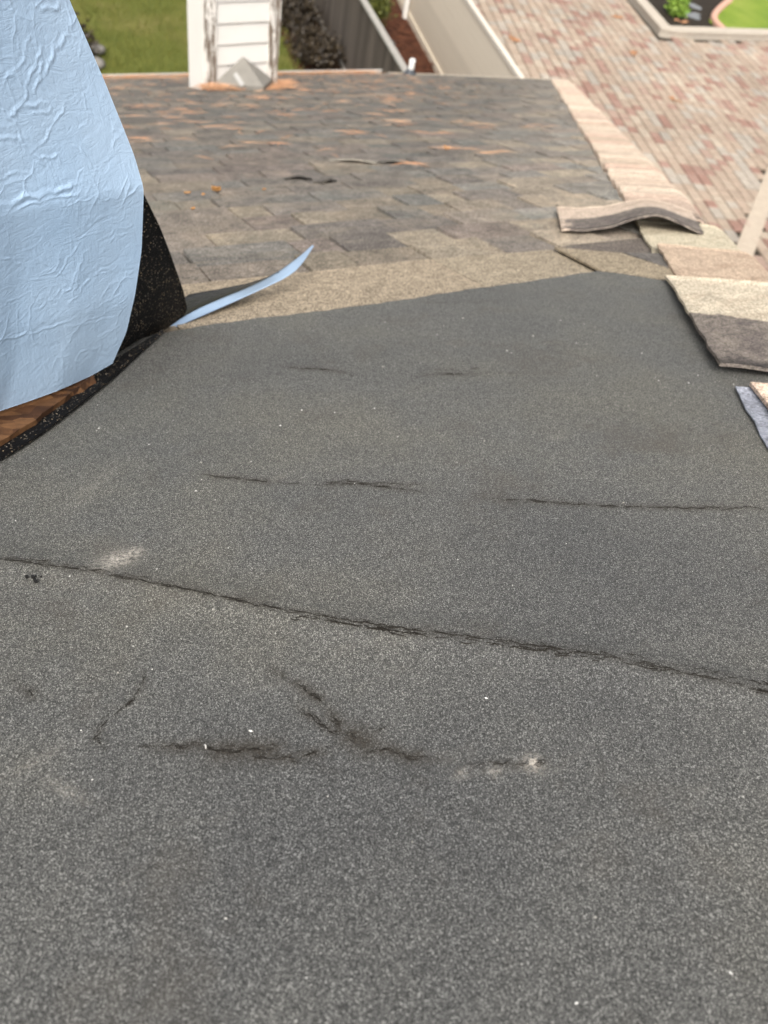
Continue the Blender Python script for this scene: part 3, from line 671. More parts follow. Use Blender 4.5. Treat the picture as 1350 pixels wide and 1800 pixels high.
fl_root = empty('membrane_flap', FOOT + np.array([.02, .95, -.33]), 'wrinkled pale blue release film over black membrane, standing flap at the left', 'roofing membrane')
fm = grid_sheet('release_film', Pf + FOOT, .0012, True, True, (.3, -1, .3)); fm.materials.append(M['film']); fm.materials.append(M['black'])
obj('release_film', fm, None, fl_root)
BB = [(-0.42, 0.6, -0.216), (-0.205, 0.791, -0.285), (-0.124, 0.851, -0.307), (-0.06, 0.899, -0.325), (0.043, 1.009, -0.365), (0.112, 1.091, -0.395), (0.157, 1.143, -0.414), (0.212, 1.204, -0.436)]
BT = [(-0.33, 0.8, 0.06), (-0.112, 0.983, -0.015), (-0.043, 1.033, -0.051), (0.012, 1.067, -0.08), (0.075, 1.096, -0.107), (0.116, 1.107, -0.119), (0.156, 1.118, -0.13), (0.185, 1.125, -0.137)]
BR = [(0.212, 1.199, -0.432), (0.244, 1.198, -0.41), (0.254, 1.188, -0.386), (0.245, 1.174, -0.335), (0.224, 1.149, -0.258), (0.206, 1.14, -0.195), (0.185, 1.125, -0.137)]
n1, n2 = 64, 36
s1 = np.linspace(0, 1, n1); t1 = np.linspace(0, 1, n2)
cb_, ct_, cr_ = smooth1(interp(BB, s1), 2), smooth1(interp(BT, s1), 2), smooth1(interp(BR, t1), 1)
Pb = cb_[None] * (1 - t1)[:, None, None] + ct_[None] * t1[:, None, None]
Pb += (cr_ - (cb_[-1] * (1 - t1)[:, None] + ct_[-1] * t1[:, None]))[:, None] * (s1 ** 4.5)[None, :, None]
Pb = Pb + np.array([0, .5, .86]) * 0 + (.003 * np.sin(s1 * 19)[None, :, None] * np.sin(t1 * 11)[:, None, None]) * np.array([.5, -.7, .3])
obj('black_membrane', grid_sheet('black_membrane', Pb + FOOT, .003, True, False, (.3, -1, .3)), M['black'], fl_root)
LLO = [(-0.41, 0.53, -0.167), (-0.192, 0.722, -0.237), (-0.117, 0.778, -0.258), (-0.059, 0.819, -0.273), (-0.019, 0.855, -0.286), (0.034, 0.919, -0.309), (0.099, 1.001, -0.339), (0.149, 1.071, -0.364), (0.202, 1.143, -0.39)]
LUP = [(-0.415, 0.62, -0.195), (-0.197, 0.811, -0.263), (-0.116, 0.856, -0.28), (-0.054, 0.893, -0.293), (-0.011, 0.937, -0.309), (0.045, 0.997, -0.331), (0.109, 1.054, -0.352), (0.155, 1.096, -0.367), (0.203, 1.149, -0.386)]
g_ = np.linspace(0, 1, 6); la, lb = smooth1(interp(LLO, np.linspace(0, 1, 60)), 3), smooth1(interp(LUP, np.linspace(0, 1, 60)), 3)
obj('membrane_shade_lip', grid_sheet('membrane_shade_lip', la[None] * (1 - g_)[:, None, None] + lb[None] * g_[:, None, None] + FOOT, .003, True, False, VN), M['black'], fl_root)  # black membrane drawn out over the felt as the flap's shadow band
# OSB edge under the film
OB = [(-0.41, 0.56, -0.167), (-0.191, 0.754, -0.238), (-0.115, 0.809, -0.258), (-0.056, 0.846, -0.272), (-0.015, 0.887, -0.287), (0.041, 0.956, -0.312), (0.072, 0.991, -0.324)]
OT = [(-0.4, 0.63, -0.13), (-0.179, 0.821, -0.208), (-0.106, 0.893, -0.254), (-0.046, 0.949, -0.291), (-0.005, 0.975, -0.305), (0.049, 1.02, -0.333), (0.079, 1.049, -0.358)]
ob_, ot_ = interp(OB, np.linspace(0, 1, 40)), interp(OT, np.linspace(0, 1, 40))
ob_ = ob_ + rng.normal(0, .0009, ob_.shape)
Po = ob_[None] * (1 - np.linspace(0, 1, 6))[:, None, None] + ot_[None] * np.linspace(0, 1, 6)[:, None, None]
tag(obj('board', grid_sheet('board', Po + FOOT, .011, False, False, (.3, -1, .3)), M['osb']), 'orange brown strand board showing below the blue film at the left edge', 'board')
# curling film strip
SLO = [(0.208, 1.187, -0.428), (0.265, 1.203, -0.427), (0.339, 1.238, -0.431), (0.424, 1.278, -0.433), (0.491, 1.297, -0.424), (0.522, 1.333, -0.427), (0.583, 1.428, -0.45)]
SUP = [(0.209, 1.192, -0.427), (0.268, 1.231, -0.425), (0.322, 1.246, -0.417), (0.394, 1.267, -0.41), (0.452, 1.291, -0.404), (0.516, 1.353, -0.421), (0.578, 1.43, -0.449)]
def ribbon(lo, hi, n=60, k=4, m=5):
    t = np.linspace(0, 1, n); a, b = smooth1(interp(lo, t), k), smooth1(interp(hi, t), k); g = np.linspace(0, 1, m)
    return a[None] * (1 - g)[:, None, None] + b[None] * g[:, None, None]
cs = empty('film_strip', FOOT + np.array([.25, 1.2, -.44]), 'thin curled strip of pale blue film rising to a point off the tan shingle edge', 'film strip')
me = grid_sheet('film_face', ribbon(np.array(SLO) * .72 + np.array(SUP) * .28, SUP) + FOOT, .0012, True, True, (.2, -1, .4)); me.materials.append(plain('shaded_blue_film', (.27, .36, .48), .12, 20, .5, .35)); me.materials.append(M['black']); obj('film_face', me, None, cs)  # same film as the flap, its shade put into a duller colour
DLO = [(0.215, 1.200, -0.430), (0.272, 1.236, -0.426), (0.325, 1.250, -0.419), (0.397, 1.271, -0.412), (0.455, 1.295, -0.407)]
DUP = [(0.235, 1.245, -0.445), (0.288, 1.325, -0.457), (0.340, 1.310, -0.442), (0.400, 1.305, -0.432), (0.460, 1.308, -0.420)]
gl = NM('dark_glossy_film', .42, .3)
obj('film_back', grid_sheet('film_back', ribbon(DLO, DUP, 50, 2) + FOOT, .001, True, False, VN), gl.done((.020, .0195, .019), gl.bump(gl.noise(40, 4), .5, .01)), cs)

# ================================================================== CHIMNEY
PHI = math.radians(10); cd = np.array([math.cos(PHI), math.sin(PHI), 0]); cb2 = np.array([-math.sin(PHI), math.cos(PHI), 0]); cz = np.array([0, 0, 1.0])
cbase = RP(1.712, 6.69); CW, CD, CH = .635, .26, 1.9
zb = -.28
chim = empty('chimney', cbase, 'white clapboard chimney chase with peeling corner boards standing by the eave', 'chimney')
def cbox(name, x, y, z, dx, dy, dz, mat): return obj(name, box_mesh(name, cbase + cd * x + cb2 * y + cz * z, cd * dx, cb2 * dy, cz * dz), mat, chim)
cbox('core', .012, .012, zb, CW - .024, CD - .024, CH - zb - .02, M['deck'])
EXPO = .146; z = zb + .02; k = 0
def lap(name, x0, y0, z0, L, along, outward):
    p = cbase + cd * x0 + cb2 * y0 + cz * z0
    v = [p, p + along * L, p + along * L + cz * (EXPO + .012) - outward * 0.014, p + cz * (EXPO + .012) - outward * 0.014]
    v2 = [q + (-outward) * .008 for q in v]; return mesh(name, v + v2, [(0, 1, 2, 3), (7, 6, 5, 4), (0, 4, 5, 1), (1, 5, 6, 2), (2, 6, 7, 3), (3, 7, 4, 0)])
while z < CH - .1:
    obj('siding_board', lap('siding_board', .085, -.004, z, CW - .17, cd, -cb2), M['siding'], chim)
    obj('siding_board', lap('siding_board', CW + .004, .07, z, CD - .10, cb2, cd), M['siding'], chim)
    z += EXPO
cbox('corner_board', -.002, -.016, .012, .090, .022, CH - .03, M['peel'])
cbox('corner_board', CW - .088, -.016, .012, .090, .022, CH - .03, M['peel'])
cbox('side_board', -.018, .008, -.10, .020, CD - .01, CH + .08, M['white'])
cbox('cap', -.06, -.06, CH, CW + .12, CD + .12, .05, M['metal'])
# saddle behind the chimney
crk = empty  # (name kept free)
ap = cbase + cd * (CW * .5) - cb2 * .018 + cz * .235
l0 = cbase + cd * .06 - cb2 * .018 + cz * .05; r0 = cbase + cd * (CW - .045) - cb2 * .018 + cz * .05; fr = cbase + cd * (CW * .5 + .03) - cb2 * .30; fr = fr + cz * (.30 * math.tan(SL) + .02)
l0b, r0b, frb = [p - cz * .14 for p in (l0, r0, fr)]
sadl = obj('saddle', mesh('saddle', [ap, l0, fr, r0, l0b, frb, r0b], [(0, 1, 2), (0, 2, 3), (1, 4, 5, 2), (2, 5, 6, 3), (0, 3, 6, 4, 1), (4, 6, 5)]), plain('weathered_saddle_metal', (.21, .195, .17), .3, 9, .7, .3), chim)
fl = ap * .45 + l0 * .35 + fr * .2; e1 = (fr - ap); e1 /= np.linalg.norm(e1); e2 = (l0 - ap); e2 /= np.linalg.norm(e2); nn_ = np.cross(e2, e1); nn_ /= np.linalg.norm(nn_)
if nn_[2] < 0: nn_ = -nn_
obj('flashing', box_mesh('flashing', fl + nn_ * .003, e1 * .12, e2 * .035, nn_ * .004), M['metal'], sadl)
for x0, x1 in ((-.16, .0), (.0, CW + .06)):
    pass
ap_ = MB(); ap_.box(cbase - cd * .30 + cb2 * .05 - cz * .028 + cz * (-.05 * math.tan(SL)), cd * .29, cb2 * .42 - cz * .42 * math.tan(SL), cz * .006)
obj('apron', ap_.mesh('apron'), M['metal'], chim)

# ================================================================== VENT PIPE
vp = empty('vent_pipe', RP(4.60, 8.68), 'short white vent pipe in a dark boot at the far eave', 'vent pipe')
p0 = RP(4.60, 8.68)
obj('pipe', tube('pipe', [p0 - cz * .05, p0 + cz * .08, p0 + cz * .155, p0 + cz * .175], [.033, .033, .033, .029], 16), M['pvc'], vp)
obj('boot', tube('boot', [p0 - cz * .03, p0 + cz * .02, p0 + cz * .055, p0 + cz * .075], [.105, .075, .045, .038], 16), M['lead'], vp)

# ================================================================== PINE NEEDLES ON THE ROOF
CL = [(1.05, 6.69), (0.91, 5.21), (1.17, 5.52), (1.02, 4.79), (1.19, 4.95), (1.21, 4.65), (1.04, 4.34), (0.88, 4.6), (1.09, 4.03), (1.15, 3.79), (0.61, 3.58), (1.17, 3.38), (1.83, 5.68), (2.04, 5.65), (1.57, 4.55), (2.5, 6.27), (2.79, 5.8), (2.45, 5.11), (2.23, 4.42), (3.21, 5.97), (2.77, 5.41), (2.36, 4.6), (2.17, 4.04), (2.49, 3.89), (1.96, 2.92), (1.46, 2.71), (1.81, 3.06), (2.81, 3.76), (1.99, 3.6), (3.36, 7.34), (3.41, 6.75), (2.33, 5.3), (2.43, 6.57), (1.47, 5.23), (1.91, 4.78), (1.66, 3.7)]
nd = MB()
def needle(p, d, up_, L, wd):
    d = d / np.linalg.norm(d); sd_ = np.cross(d, up_); sd_ /= np.linalg.norm(sd_)
    a, b, c = p - d * L / 2, p + d * L / 2, p + sd_ * L * rng.normal(0, .06) + up_ * rng.uniform(0, .004)
    nd.add([a - sd_ * wd, a + sd_ * wd, c + sd_ * wd + up_ * .0005, c - sd_ * wd + up_ * .0005, b + sd_ * wd * .6, b - sd_ * wd * .6, c + up_ * wd * 1.5], [(0, 3, 6), (1, 0, 6), (2, 1, 6), (4, 2, 6), (5, 4, 6), (3, 5, 6)])
for i, (u, v) in enumerate(CL):
    n = int(rng.uniform(3, 9)) if v > 3.3 else int(rng.uniform(3, 6))
    a0 = rng.normal(-.5, .5); su, sv = (.065, .085) if v > 3.3 else (.035, .03)
    if (u, v) in ((1.96, 2.92), (1.46, 2.71)): a0 = -.95; n = 5
    for _ in range(n):
        a = a0 + rng.normal(0, .45); needle(RP(u + rng.normal(0, su), v + rng.normal(0, sv), .014 + rng.uniform(0, .012)), math.cos(a) * VX + math.sin(a) * VV, VN, rng.uniform(.10, .18), .0016)
for _ in range(850):                                # loose ones, thicker towards the eave and the left
    u, v = rng.uniform(-.5, 4.5), 9.0 - rng.exponential(1.9)
    if v < 3.0 or v > eave_v(u) or u > hip_u(v) - .9 - rng.exponential(.3): continue
    a = rng.uniform(0, 6.28); needle(RP(u, v, .014), math.cos(a) * VX + math.sin(a) * VV, VN, rng.uniform(.08, .16), .0014)
for _ in range(2300):                               # drift in and over the gutter
    u = rng.uniform(-1.5, 4.35); v = eave_v(u) + rng.normal(.06, .045); a = .38 + rng.normal(0, .5)
    needle(RP(u, v, rng.uniform(-.015, .035)), math.cos(a) * VX + math.sin(a) * VV, VN, rng.uniform(.10, .18), .0017)
for _ in range(620):                                # heap around the saddle
    s_ = rng.random(); base_ = cbase + cd * (s_ * (CW + .16) - .06) - cb2 * abs(rng.normal(.05, .10)); hh_ = (FOOT[2] + (base_[1] - FOOT[1]) * -math.tan(SL))
    a = rng.uniform(-.7, .7); pile = .04 * math.exp(-((s_ - .12) / .14) ** 2) + .06 * math.exp(-((s_ - .93) / .12) ** 2) + .012
    needle(np.array([base_[0], base_[1], hh_ + .012 + rng.uniform(0, pile)]), math.cos(a) * VX + math.sin(a) * VV + VN * rng.normal(0, .25), VN, rng.uniform(.09, .17), .0017)
kind(tag(obj('pine_needles', nd.mesh('pine_needles'), M['needle']), 'orange fallen pine needles strewn over the far shingles and gutter', 'pine needles'), 'stuff')

# small dry leaves on the shingles
LV = [(.540, 2.446, .015, 'dry orange leaf flake on the shingles, left one of the close pair'), (.579, 2.405, .013, 'dry orange leaf flake on the shingles, right one of the close pair'), (.633, 2.454, .020, 'curled bright orange leaf standing up on the shingles near the blue flap'),
      (.500, 2.214, .012, 'small orange leaf flake nearest to the black membrane'), (1.834, 3.089, .022, 'narrow dry leaf upright on the shingles right of centre'), (.782, 2.434, .010, 'tiny pale seed husk on the mid roof shingles')]
for i, (u, v, s_, lab) in enumerate(LV):
    rows = []; a0 = i * 1.3
    for a in np.linspace(-1, 1, 7):
        row = []
        for b in np.linspace(-1, 1, 5):
            wdt = (1 - a * a) ** .6 * .55 + .02; x, y = a * s_ * .7, b * s_ * wdt * .7
            row.append(RP(u + math.cos(a0) * x - math.sin(a0) * y, v + math.sin(a0) * x + math.cos(a0) * y, .012 + s_ * (.55 if i in (2, 4) else .22) * (b * b + .35 * a * a)))
        rows.append(row)
    tag(obj('fallen_leaf', grid_sheet('fallen_leaf', rows, .0008, True, False, VN), M['leafO']), lab, 'leaf', 'dry leaves on the roof')

# ================================================================== THE GROUND
def flat(name, pts, z, mat, t=.03):
    return kind(obj(name, prism(name, [np.array([x, y, z]) for x, y in pts], (0, 0, -t)), mat), 'structure')
flat('ground', [(-60, -60), (90, -60), (90, 90), (-60, 90)], -.06, M['soil'], .2)
flat('lawn', [(-30, 5), (6.0, 5), (5.3, 12.5), (6.2, 17.5), (7.5, 30), (-30, 40)], 0.0, M['lawn'], .05)
flat('mulch_bed', [(6.0, 5), (8.0, 5), (8.6, 13.7), (9.6, 18), (12, 30), (7.5, 30), (6.2, 17.5), (5.3, 12.5)], -.008, M['straw'], .05)
flat('driveway', [(7.6, 2), (30, 2), (30, 15.9), (16.13, 15.9), (16.8, 18.0), (20, 30), (12.3, 30), (8.6, 13.9)], -.035, M['joint'], .05)
drive = bpy.data.objects['driveway']
flat('planting_bed', [(16.3, 16.1), (18.9, 16.1), (18.9, 17.0), (19.8, 17.8), (21.1, 18.8), (23.0, 21.5), (18.2, 21.5)], -.02, M['soil'], .03)
flat('bright_lawn', [(18.75, 16.1), (40, 16.1), (40, 40), (25.5, 25), (21.15, 18.75), (19.85, 17.75), (18.8, 17.05)], .005, M['lawn2'], .05)
for pts in ([(18.28, 17.25), (18.46, 17.10), (18.66, 17.22), (18.72, 17.42), (18.92, 17.50), (18.80, 17.66), (18.58, 17.60), (18.42, 17.74), (18.26, 17.50)], [(18.98, 17.95), (19.16, 17.82), (19.36, 18.02), (19.30, 18.30), (19.10, 18.34), (18.95, 18.15)]):
    flat('puddle', pts, -.012, M['water'], .006)
# ---- pavers: rows laid at a slant to the house, blocks of two lengths
pr_ = np.array([.33, .944, 0]); pc_ = np.array([.944, -.33, 0])
fA, fB = np.array([9.41, 17.53]), np.array([8.54, 13.76])         # foot of the beige fence
def right_of_fence(x, y):
    d = fA - fB; return d[0] * (y - fB[1]) - d[1] * (x - fB[0]) < -.15
def in_drive(x, y):
    if not right_of_fence(x, y): return False
    if y > 15.75 and x > 16.05: return (y - 15.75) * .33 > (x - 16.05) + .1
    return True
bd_a, bd_b = np.array([10.91, 7.27]), np.array([14.11, 9.75]); bd_d = (bd_b - bd_a) / np.linalg.norm(bd_b - bd_a); bd_n = np.array([bd_d[1], -bd_d[0]])
BW = .34
def in_band(x, y):
    s_ = (np.array([x, y]) - bd_a) @ bd_n; return .02 < s_ < BW - .02
PW = .232; bricks = []
for i in range(-30, 110):
    j = -6.0 + random.random() * .3
    while j < 22:
        L = PW if random.random() < .38 else PW * 1.55
        c = np.array([7.5, 4.0, 0]) + pc_ * (i * PW) + pr_ * (j + L / 2)
        if in_drive(c[0], c[1]) and not in_band(c[0], c[1]) and 4 < c[1] < 22 and c[0] < 26:
            s_ = seen(c)
            if s_ and -60 < s_[1] < 640 and 700 < s_[0] < 1420: bricks.append((s_, c, L))
        j += L
inview = []
for k, (s_, c, L) in enumerate(bricks):
    hipx = 997 + (s_[1] - 143) * .966
    if 0 < s_[1] and s_[0] < 1352 and s_[0] > hipx: inview.append((s_[2], k))
nearb = {k for _, k in sorted(inview)[:288]}
def brick_pts(L, W, e=.010):
    a, b, h = L / 2 - .012, W / 2 - .012, .0
    return [(-a, -b, -.04), (a, -b, -.04), (a, b, -.04), (-a, b, -.04), (-a, -b, -e), (a, -b, -e), (a, b, -e), (-a, b, -e), (-a + e, -b + e, h), (a - e, -b + e, h), (a - e, b - e, h), (-a + e, b - e, h)]
BRF = [(0, 1, 5, 4), (1, 2, 6, 5), (2, 3, 7, 6), (3, 0, 4, 7), (4, 5, 9, 8), (5, 6, 10, 9), (6, 7, 11, 10), (7, 4, 8, 11), (8, 9, 10, 11)]
bm_ = {}
for L in (PW, PW * 1.55):
    bm_[L] = mesh('brick', brick_pts(L, PW), BRF); bm_[L].materials.append(M['paver'])
bst = MB(); PMAT = Matrix(((pr_[0], pc_[0], 0, 0), (pr_[1], pc_[1], 0, 0), (0, 0, 1, 0), (0, 0, 0, 1)))
for k, (s_, c, L) in enumerate(bricks):
    dz = random.uniform(-.006, .004)
    if k in nearb:
        obj('brick', bm_[L], None, drive, Matrix.Translation((c[0], c[1], dz)) @ PMAT)
    else:
        bst.add([c + p[0] * pr_ + p[1] * pc_ + np.array([0, 0, p[2] + dz]) for p in map(np.array, brick_pts(L, PW))], BRF)
kind(obj('paver_field', bst.mesh('paver_field'), M['paver'], drive), 'stuff')
# soldier course crossing the drive
bdm = mesh('border_brick', brick_pts(BW, .105, .008), BRF); bdm.materials.append(plain('border_paver', (.40, .335, .265), .18, 7, .9, .2, .3, 60))
for k in range(-14, 52):
    c = bd_a + bd_d * (k * .106) + bd_n * (BW / 2)
    obj('border_brick', bdm, None, drive, Matrix.Translation((c[0], c[1], random.uniform(.006, .010))) @ Matrix(((bd_n[0], bd_d[0], 0, 0), (bd_n[1], bd_d[1], 0, 0), (0, 0, 1, 0), (0, 0, 0, 1))))

# ---- kerb wall round the planting
kw = empty('kerb_wall', (16.2, 15.9, 0), 'low pale block kerb bending round the dark planting bed at the top right', 'kerb')
kp = [np.array([17.62, 20.6]), np.array([16.80, 18.0]), np.array([16.16, 16.02]), np.array([16.55, 15.85]), np.array([26.0, 15.88])]
def kerb_run(a, b, n_out):
    d = b - a; L = np.linalg.norm(d); d = d / L; n = max(1, round(L / .45))
    for i in range(n):
        p = a + d * (L * i / n + .003); q = a + d * (L * (i + 1) / n - .003); P3 = lambda x, z: np.array([x[0], x[1], z])
        m = MB(); m.box(P3(p, -.05), P3(q - p, 0), P3(n_out * .28, 0), np.array([0, 0, .15]))
        o = obj('kerb_block', m.mesh('kerb_block'), M['kerb'], kw)
        m = MB(); m.box(P3(p - n_out * .02, .1015), P3(q - p, 0), P3(n_out * .34, 0), np.array([0, 0, .05 + random.uniform(0, .006)])); obj('cap_block', m.mesh('cap_block'), M['kerb'], kw)
perp = lambda a, b: np.array([(b - a)[1], -(b - a)[0]]) / np.linalg.norm(b - a)
for a, b in zip(kp[:-1], kp[1:]):
    n = perp(a, b); n = n if n @ (np.array([19, 18.5]) - a) > 0 else -n
    kerb_run(a, b, n)
# pink curved edging
ep = interp([(18.72, 16.2), (18.80, 16.75), (19.0, 17.15), (19.45, 17.55), (20.2, 18.1), (21.13, 18.71), (22.5, 20.2), (24, 22.5)], np.linspace(0, 1, 60)); ep = smooth1(ep, 3)
em = MB()
nrm_ = np.gradient(ep, axis=0); nrm_ = np.stack([nrm_[:, 1], -nrm_[:, 0]], 1); nrm_ /= np.linalg.norm(nrm_, axis=1, keepdims=True)
sec = [(-.09, -.03), (-.09, .05), (-.06, .085), (.06, .085), (.09, .05), (.09, -.03)]
for i, p in enumerate(ep): em.v += [(p[0] + nrm_[i][0] * a, p[1] + nrm_[i][1] * a, b) for a, b in sec]
for i in range(59): em.f += [(i * 6 + k, i * 6 + k + 1, i * 6 + k + 7, i * 6 + k + 6) for k in range(5)]
em.f += [(0, 1, 2, 3, 4, 5), tuple(59 * 6 + k for k in (5, 4, 3, 2, 1, 0))]
tag(obj('edging', em.mesh('edging'), M['edging']), 'curved pink edging between dark bed and bright lawn', 'edging')

# ---- leafy plants
def foliage(name, c, r, n, size, mat, parent, up_bias=.4):
    m = MB(); c = np.array(c, float); r = np.array(r, float)
    cl = [c + r * .72 * (lambda d: d / np.linalg.norm(d) * rng.random() ** .4)(rng.normal(0, 1, 3)) for _ in range(max(5, n // 60))]
    for _ in range(n):
        p = cl[rng.integers(len(cl))] + rng.normal(0, .22, 3) * r
        d = rng.normal(0, 1, 3); d[2] += up_bias; d /= np.linalg.norm(d); s_ = np.cross(d, rng.normal(0, 1, 3)); s_ /= np.linalg.norm(s_); L = size * rng.uniform(.6, 1.4); nn = np.cross(d, s_)
        p[2] = max(p[2], .02)
        m.add([p, p + d * L * .5 + s_ * L * .28 + nn * L * .08, p + d * L, p + d * L * .5 - s_ * L * .28 + nn * L * .08], [(0, 1, 2, 3)])
    return obj(name, m.mesh(name), mat, parent)
def shrub(label, c, r, n, size, mat, group=None, cat='shrub', name='shrub'):
    e = empty(name, (c[0], c[1], 0), label, cat, group)
    m = MB()
    for k in range(5):
        a = k * 1.26 + .3; t_ = tube('stem', [(c[0] + .04 * math.cos(a), c[1] + .04 * math.sin(a), -.01), (c[0] + .35 * r[0] * math.cos(a), c[1] + .35 * r[1] * math.sin(a), c[2] * .6), (c[0] + .6 * r[0] * math.cos(a), c[1] + .6 * r[1] * math.sin(a), c[2] + r[2] * .4)], [.022, .015, .006], 6)
        b = len(m.v); m.v += [tuple(v.co) for v in t_.vertices]; m.f += [tuple(i + b for i in p.vertices) for p in t_.polygons]; bpy.data.meshes.remove(t_)
    obj('stem', m.mesh('stem'), M['trunk'], e); foliage('foliage', c, r, n, size, mat, e); return e
shrub('low dark brown shrub on the lawn side of the wooden fence, nearest the roof', (6.05, 14.2, .25), (.42, .75, .28), 2600, .09, M['shrubd'], 'dark shrubs along the fence')
shrub('dark brown shrub further along the wooden fence, beside the white stake', (6.30, 16.0, .30), (.50, .95, .34), 3000, .09, M['shrubd'], 'dark shrubs along the fence')
shrub('yellow green bush behind the wooden fence at the top edge', (7.72, 15.45, .62), (.40, .55, .34), 3000, .07, M['shrub'])
shrub('bright green leafy plant growing in the dark bed inside the kerb', (17.80, 17.35, .22), (.24, .36, .26), 900, .13, M['green'], None, 'plant', 'leafy_plant')
shrub('dark bush with stones by the lawn, half hidden behind the blue film', (1.72, 14.3, .30), (.42, .5, .30), 1800, .08, M['shrubd'])
for i, (x, y, s_, lab) in enumerate([(2.04, 13.94, .17, 'pale stone at the lawn edge just right of the blue film, nearest one'), (2.16, 14.49, .15, 'grey stone behind the pale one beside the blue film'), (1.88, 13.65, .15, 'small stone hard against the edge of the blue film')]):
    tag(obj('stone', blob('stone', (x, y, s_ * .45), (s_, s_ * .8, s_ * .6), 30 + i), M['stone']), lab, 'stone', 'stones at the lawn edge')
# white stake
wp_ = np.array([6.68, 16.43, 0.0]); m = MB()
m.add([wp_ + p for p in map(np.array, [(0, 0, -.02), (.10, .05, .30), (.10, .05, 1.2), (-.12, -.05, 1.2), (-.12, -.05, .30), (.0, .03, -.02), (.10, .08, .30), (.10, .08, 1.2), (-.12, -.02, 1.2), (-.12, -.02, .30)])],
      [(0, 1, 2, 3, 4), (9, 8, 7, 6, 5), (0, 5, 6, 1), (1, 6, 7, 2), (2, 7, 8, 3), (3, 8, 9, 4), (4, 9, 5, 0)])
tag(obj('stake', m.mesh('stake'), M['white']), 'white pointed stake beside the wooden fence at the top edge', 'stake')

# ---- wooden fence
wA, wB = np.array([6.60 - .169 * 5.2, 14.24 - .986 * 5.2]), np.array([6.60 + .169 * 6, 14.24 + .986 * 6])
wd_ = (wB - wA) / np.linalg.norm(wB - wA); wn = np.array([wd_[1], -wd_[0]])
fen = empty('wooden_fence', (wA[0], wA[1], 0), 'weathered grey wooden board fence beyond the eave', 'fence')
L = np.linalg.norm(wB - wA); n = int(L / .142)
bmesh_ = MB(); bmesh_.add([(0, 0, 0), (.132, 0, 0), (.132, .019, 0), (0, .019, 0), (0, 0, 1.36), (.132, 0, 1.36), (.132, .019, 1.36), (0, .019, 1.36)], BOXF); bme = bmesh_.mesh('board'); bme.materials.append(M['wood'])
for i in range(n):
    p = wA + wd_ * (i * .142); ang = math.atan2(wd_[1], wd_[0])
    obj('board', bme, None, fen, Matrix.Translation((p[0], p[1], random.uniform(.0, .02))) @ Matrix.Rotation(ang, 4, 'Z') @ Matrix.Translation((0, random.uniform(-.004, .004), 0)))
P3 = lambda x, z: np.array([x[0], x[1], z])
for z_ in (.25, 1.08):
    m = MB(); m.box(P3(wA + wn * .006, z_), P3(wd_ * L, 0), P3(wn * .04, 0), np.array([0, 0, .09])); obj('rail', m.mesh('rail'), M['wood'], fen)
m = MB(); m.box(P3(wA - wn * .05, 1.385), P3(wd_ * L, 0), P3(wn * .11, 0), np.array([0, 0, .035])); obj('cap_rail', m.mesh('cap_rail'), M['rail'], fen)
m = MB(); m.box(P3(wA - wn * .035, .0), P3(wd_ * L, 0), P3(wn * .03, 0), np.array([0, 0, .11])); obj('base_board', m.mesh('base_board'), M['rail'], fen)
for i in range(0, 6):
    p = wA + wd_ * (i * 2.3 + .2); m = MB(); m.box(P3(p + wn * .048, 0), P3(wd_ * .09, 0), P3(wn * .09, 0), np.array([0, 0, 1.384])); obj('post', m.mesh('post'), M['wood'], fen)

# ---- beige fence
bd = (fA - fB) / np.linalg.norm(fA - fB); bn = np.array([bd[1], -bd[0]]); b0 = fB - bd * 5.0; BL = 11.0
bf = empty('beige_fence', (b0[0], b0[1], 0), 'smooth beige panel fence with a white cap beside the brick drive', 'fence')
for k in range(10):
    m = MB(); m.box(P3(b0, .03 + k * .146), P3(bd * BL, 0), P3(bn * .03, 0), np.array([0, 0, .1425])); obj('panel', m.mesh('panel'), M['beige'], bf)
m = MB(); m.box(P3(b0 - bn * .025, 1.4915), P3(bd * BL, 0), P3(bn * .085, 0), np.array([0, 0, .06])); obj('cap_rail', m.mesh('cap_rail'), plain('cream_cap_rail', (.60, .535, .45), .06, 5, .6, .3), bf)
m = MB(); m.box(P3(b0 - bn * .03, -.02), P3(bd * BL, 0), P3(bn * .028, 0), np.array([0, 0, .14])); obj('base_rail', m.mesh('base_rail'), M['beige'], bf)
pp = np.array([9.02, 16.46]); m = MB(); m.box(P3(pp, 0), P3(bd * .10, 0), P3(bn * .09, 0), np.array([0, 0, 1.62])); tag(obj('post', m.mesh('post'), M['white']), 'slim pale post standing against the far part of the beige fence', 'post')

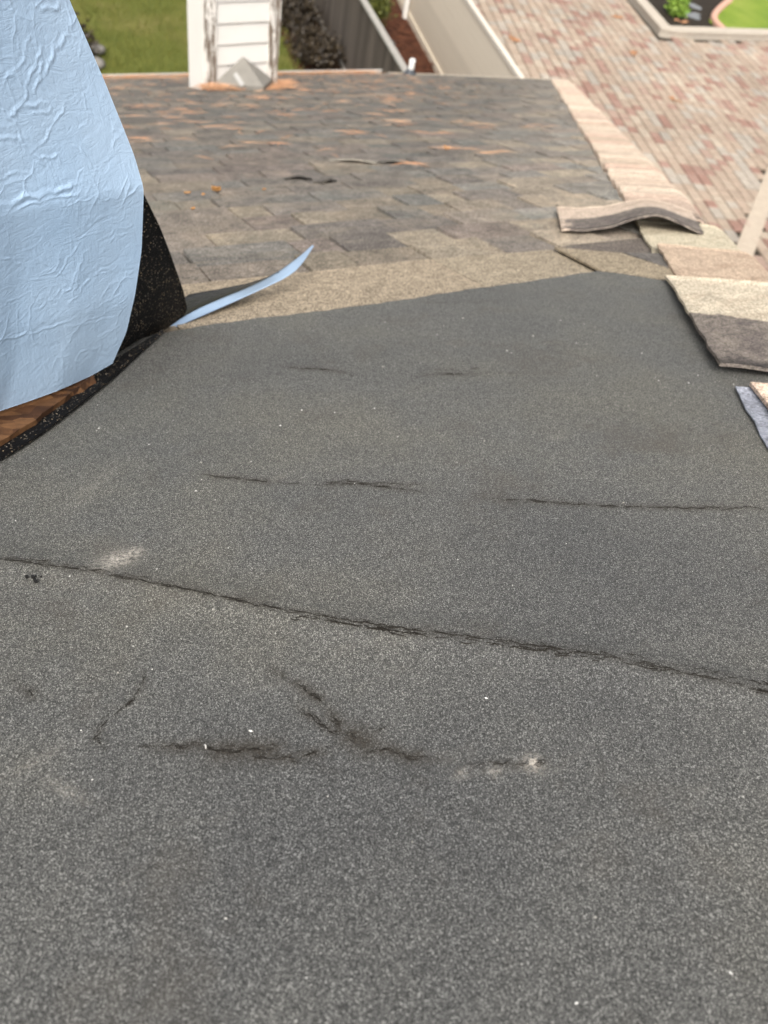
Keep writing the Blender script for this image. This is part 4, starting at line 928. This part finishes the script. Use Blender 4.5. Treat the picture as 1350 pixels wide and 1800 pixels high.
# ---- loose pine straw between the fences, brown leaves on the drive, grass
nd = MB()
for _ in range(5200):
    y = rng.uniform(9.5, 18.5); x0 = 6.60 + .171 * (y - 14.24); x = x0 + rng.uniform(.1, 2.0); a = rng.uniform(0, 6.28)
    needle(np.array([x, y, rng.uniform(.0, .10)]), np.array([math.cos(a), math.sin(a), rng.normal(0, .2)]), np.array([0, 0, 1.0]), rng.uniform(.12, .22), .005)
kind(tag(obj('pine_straw', nd.mesh('pine_straw'), M['needle2']), 'red brown pine straw on the ground between the two fences', 'pine straw'), 'stuff')
for i, (x, y, s_, lab) in enumerate([(11.31, 15.42, .26, 'brown palm leaf scrap on the drive beside the beige fence'), (15.46, 16.93, .22, 'brown leaf scrap on the bricks near the kerb bend'), (14.46, 14.78, .24, 'brown leaf scrap in the middle of the brick drive'), (13.85, 12.5, .22, 'faded orange leaf scrap on the bricks near the hip'), (17.1, 16.42, .30, 'orange leaf scrap lying on the kerb corner by the dark bed')]):
    m = MB()
    for k in range(7):
        a = i + k * .5 - 1.2; L_ = s_ * rng.uniform(.6, 1.1); d = np.array([math.cos(a), math.sin(a), .12]); s2 = np.array([-math.sin(a), math.cos(a), 0]); p = np.array([x, y, .17 if i == 4 else .006])
        m.add([p, p + d * L_ * .5 + s2 * L_ * .10 + cz * .02, p + d * L_, p + d * L_ * .5 - s2 * L_ * .10 + cz * .02, p + d * L_ * .5 + cz * .045], [(0, 1, 4), (1, 2, 4), (2, 3, 4), (3, 0, 4)])
    tag(obj('fallen_leaf', m.mesh('fallen_leaf'), M['leafB']), lab, 'leaf', 'leaf scraps on the drive')
gb = MB()
for _ in range(26000):
    x, y = rng.uniform(.8, 6.9), rng.uniform(11.5, 18.8)
    if x > 5.5 + .17 * (y - 12.5): continue
    a = rng.uniform(0, 6.28); L_ = rng.uniform(.05, .11); b = np.array([x, y, 0]); s2 = np.array([math.cos(a), math.sin(a), 0]) * .006; tp = b + np.array([rng.normal(0, .035), rng.normal(0, .035), L_])
    gb.add([b - s2, b + s2, tp], [(0, 1, 2)])
kind(tag(obj('grass', gb.mesh('grass'), M['blade']), 'short olive green grass of the lawn beyond the eave', 'grass'), 'stuff')
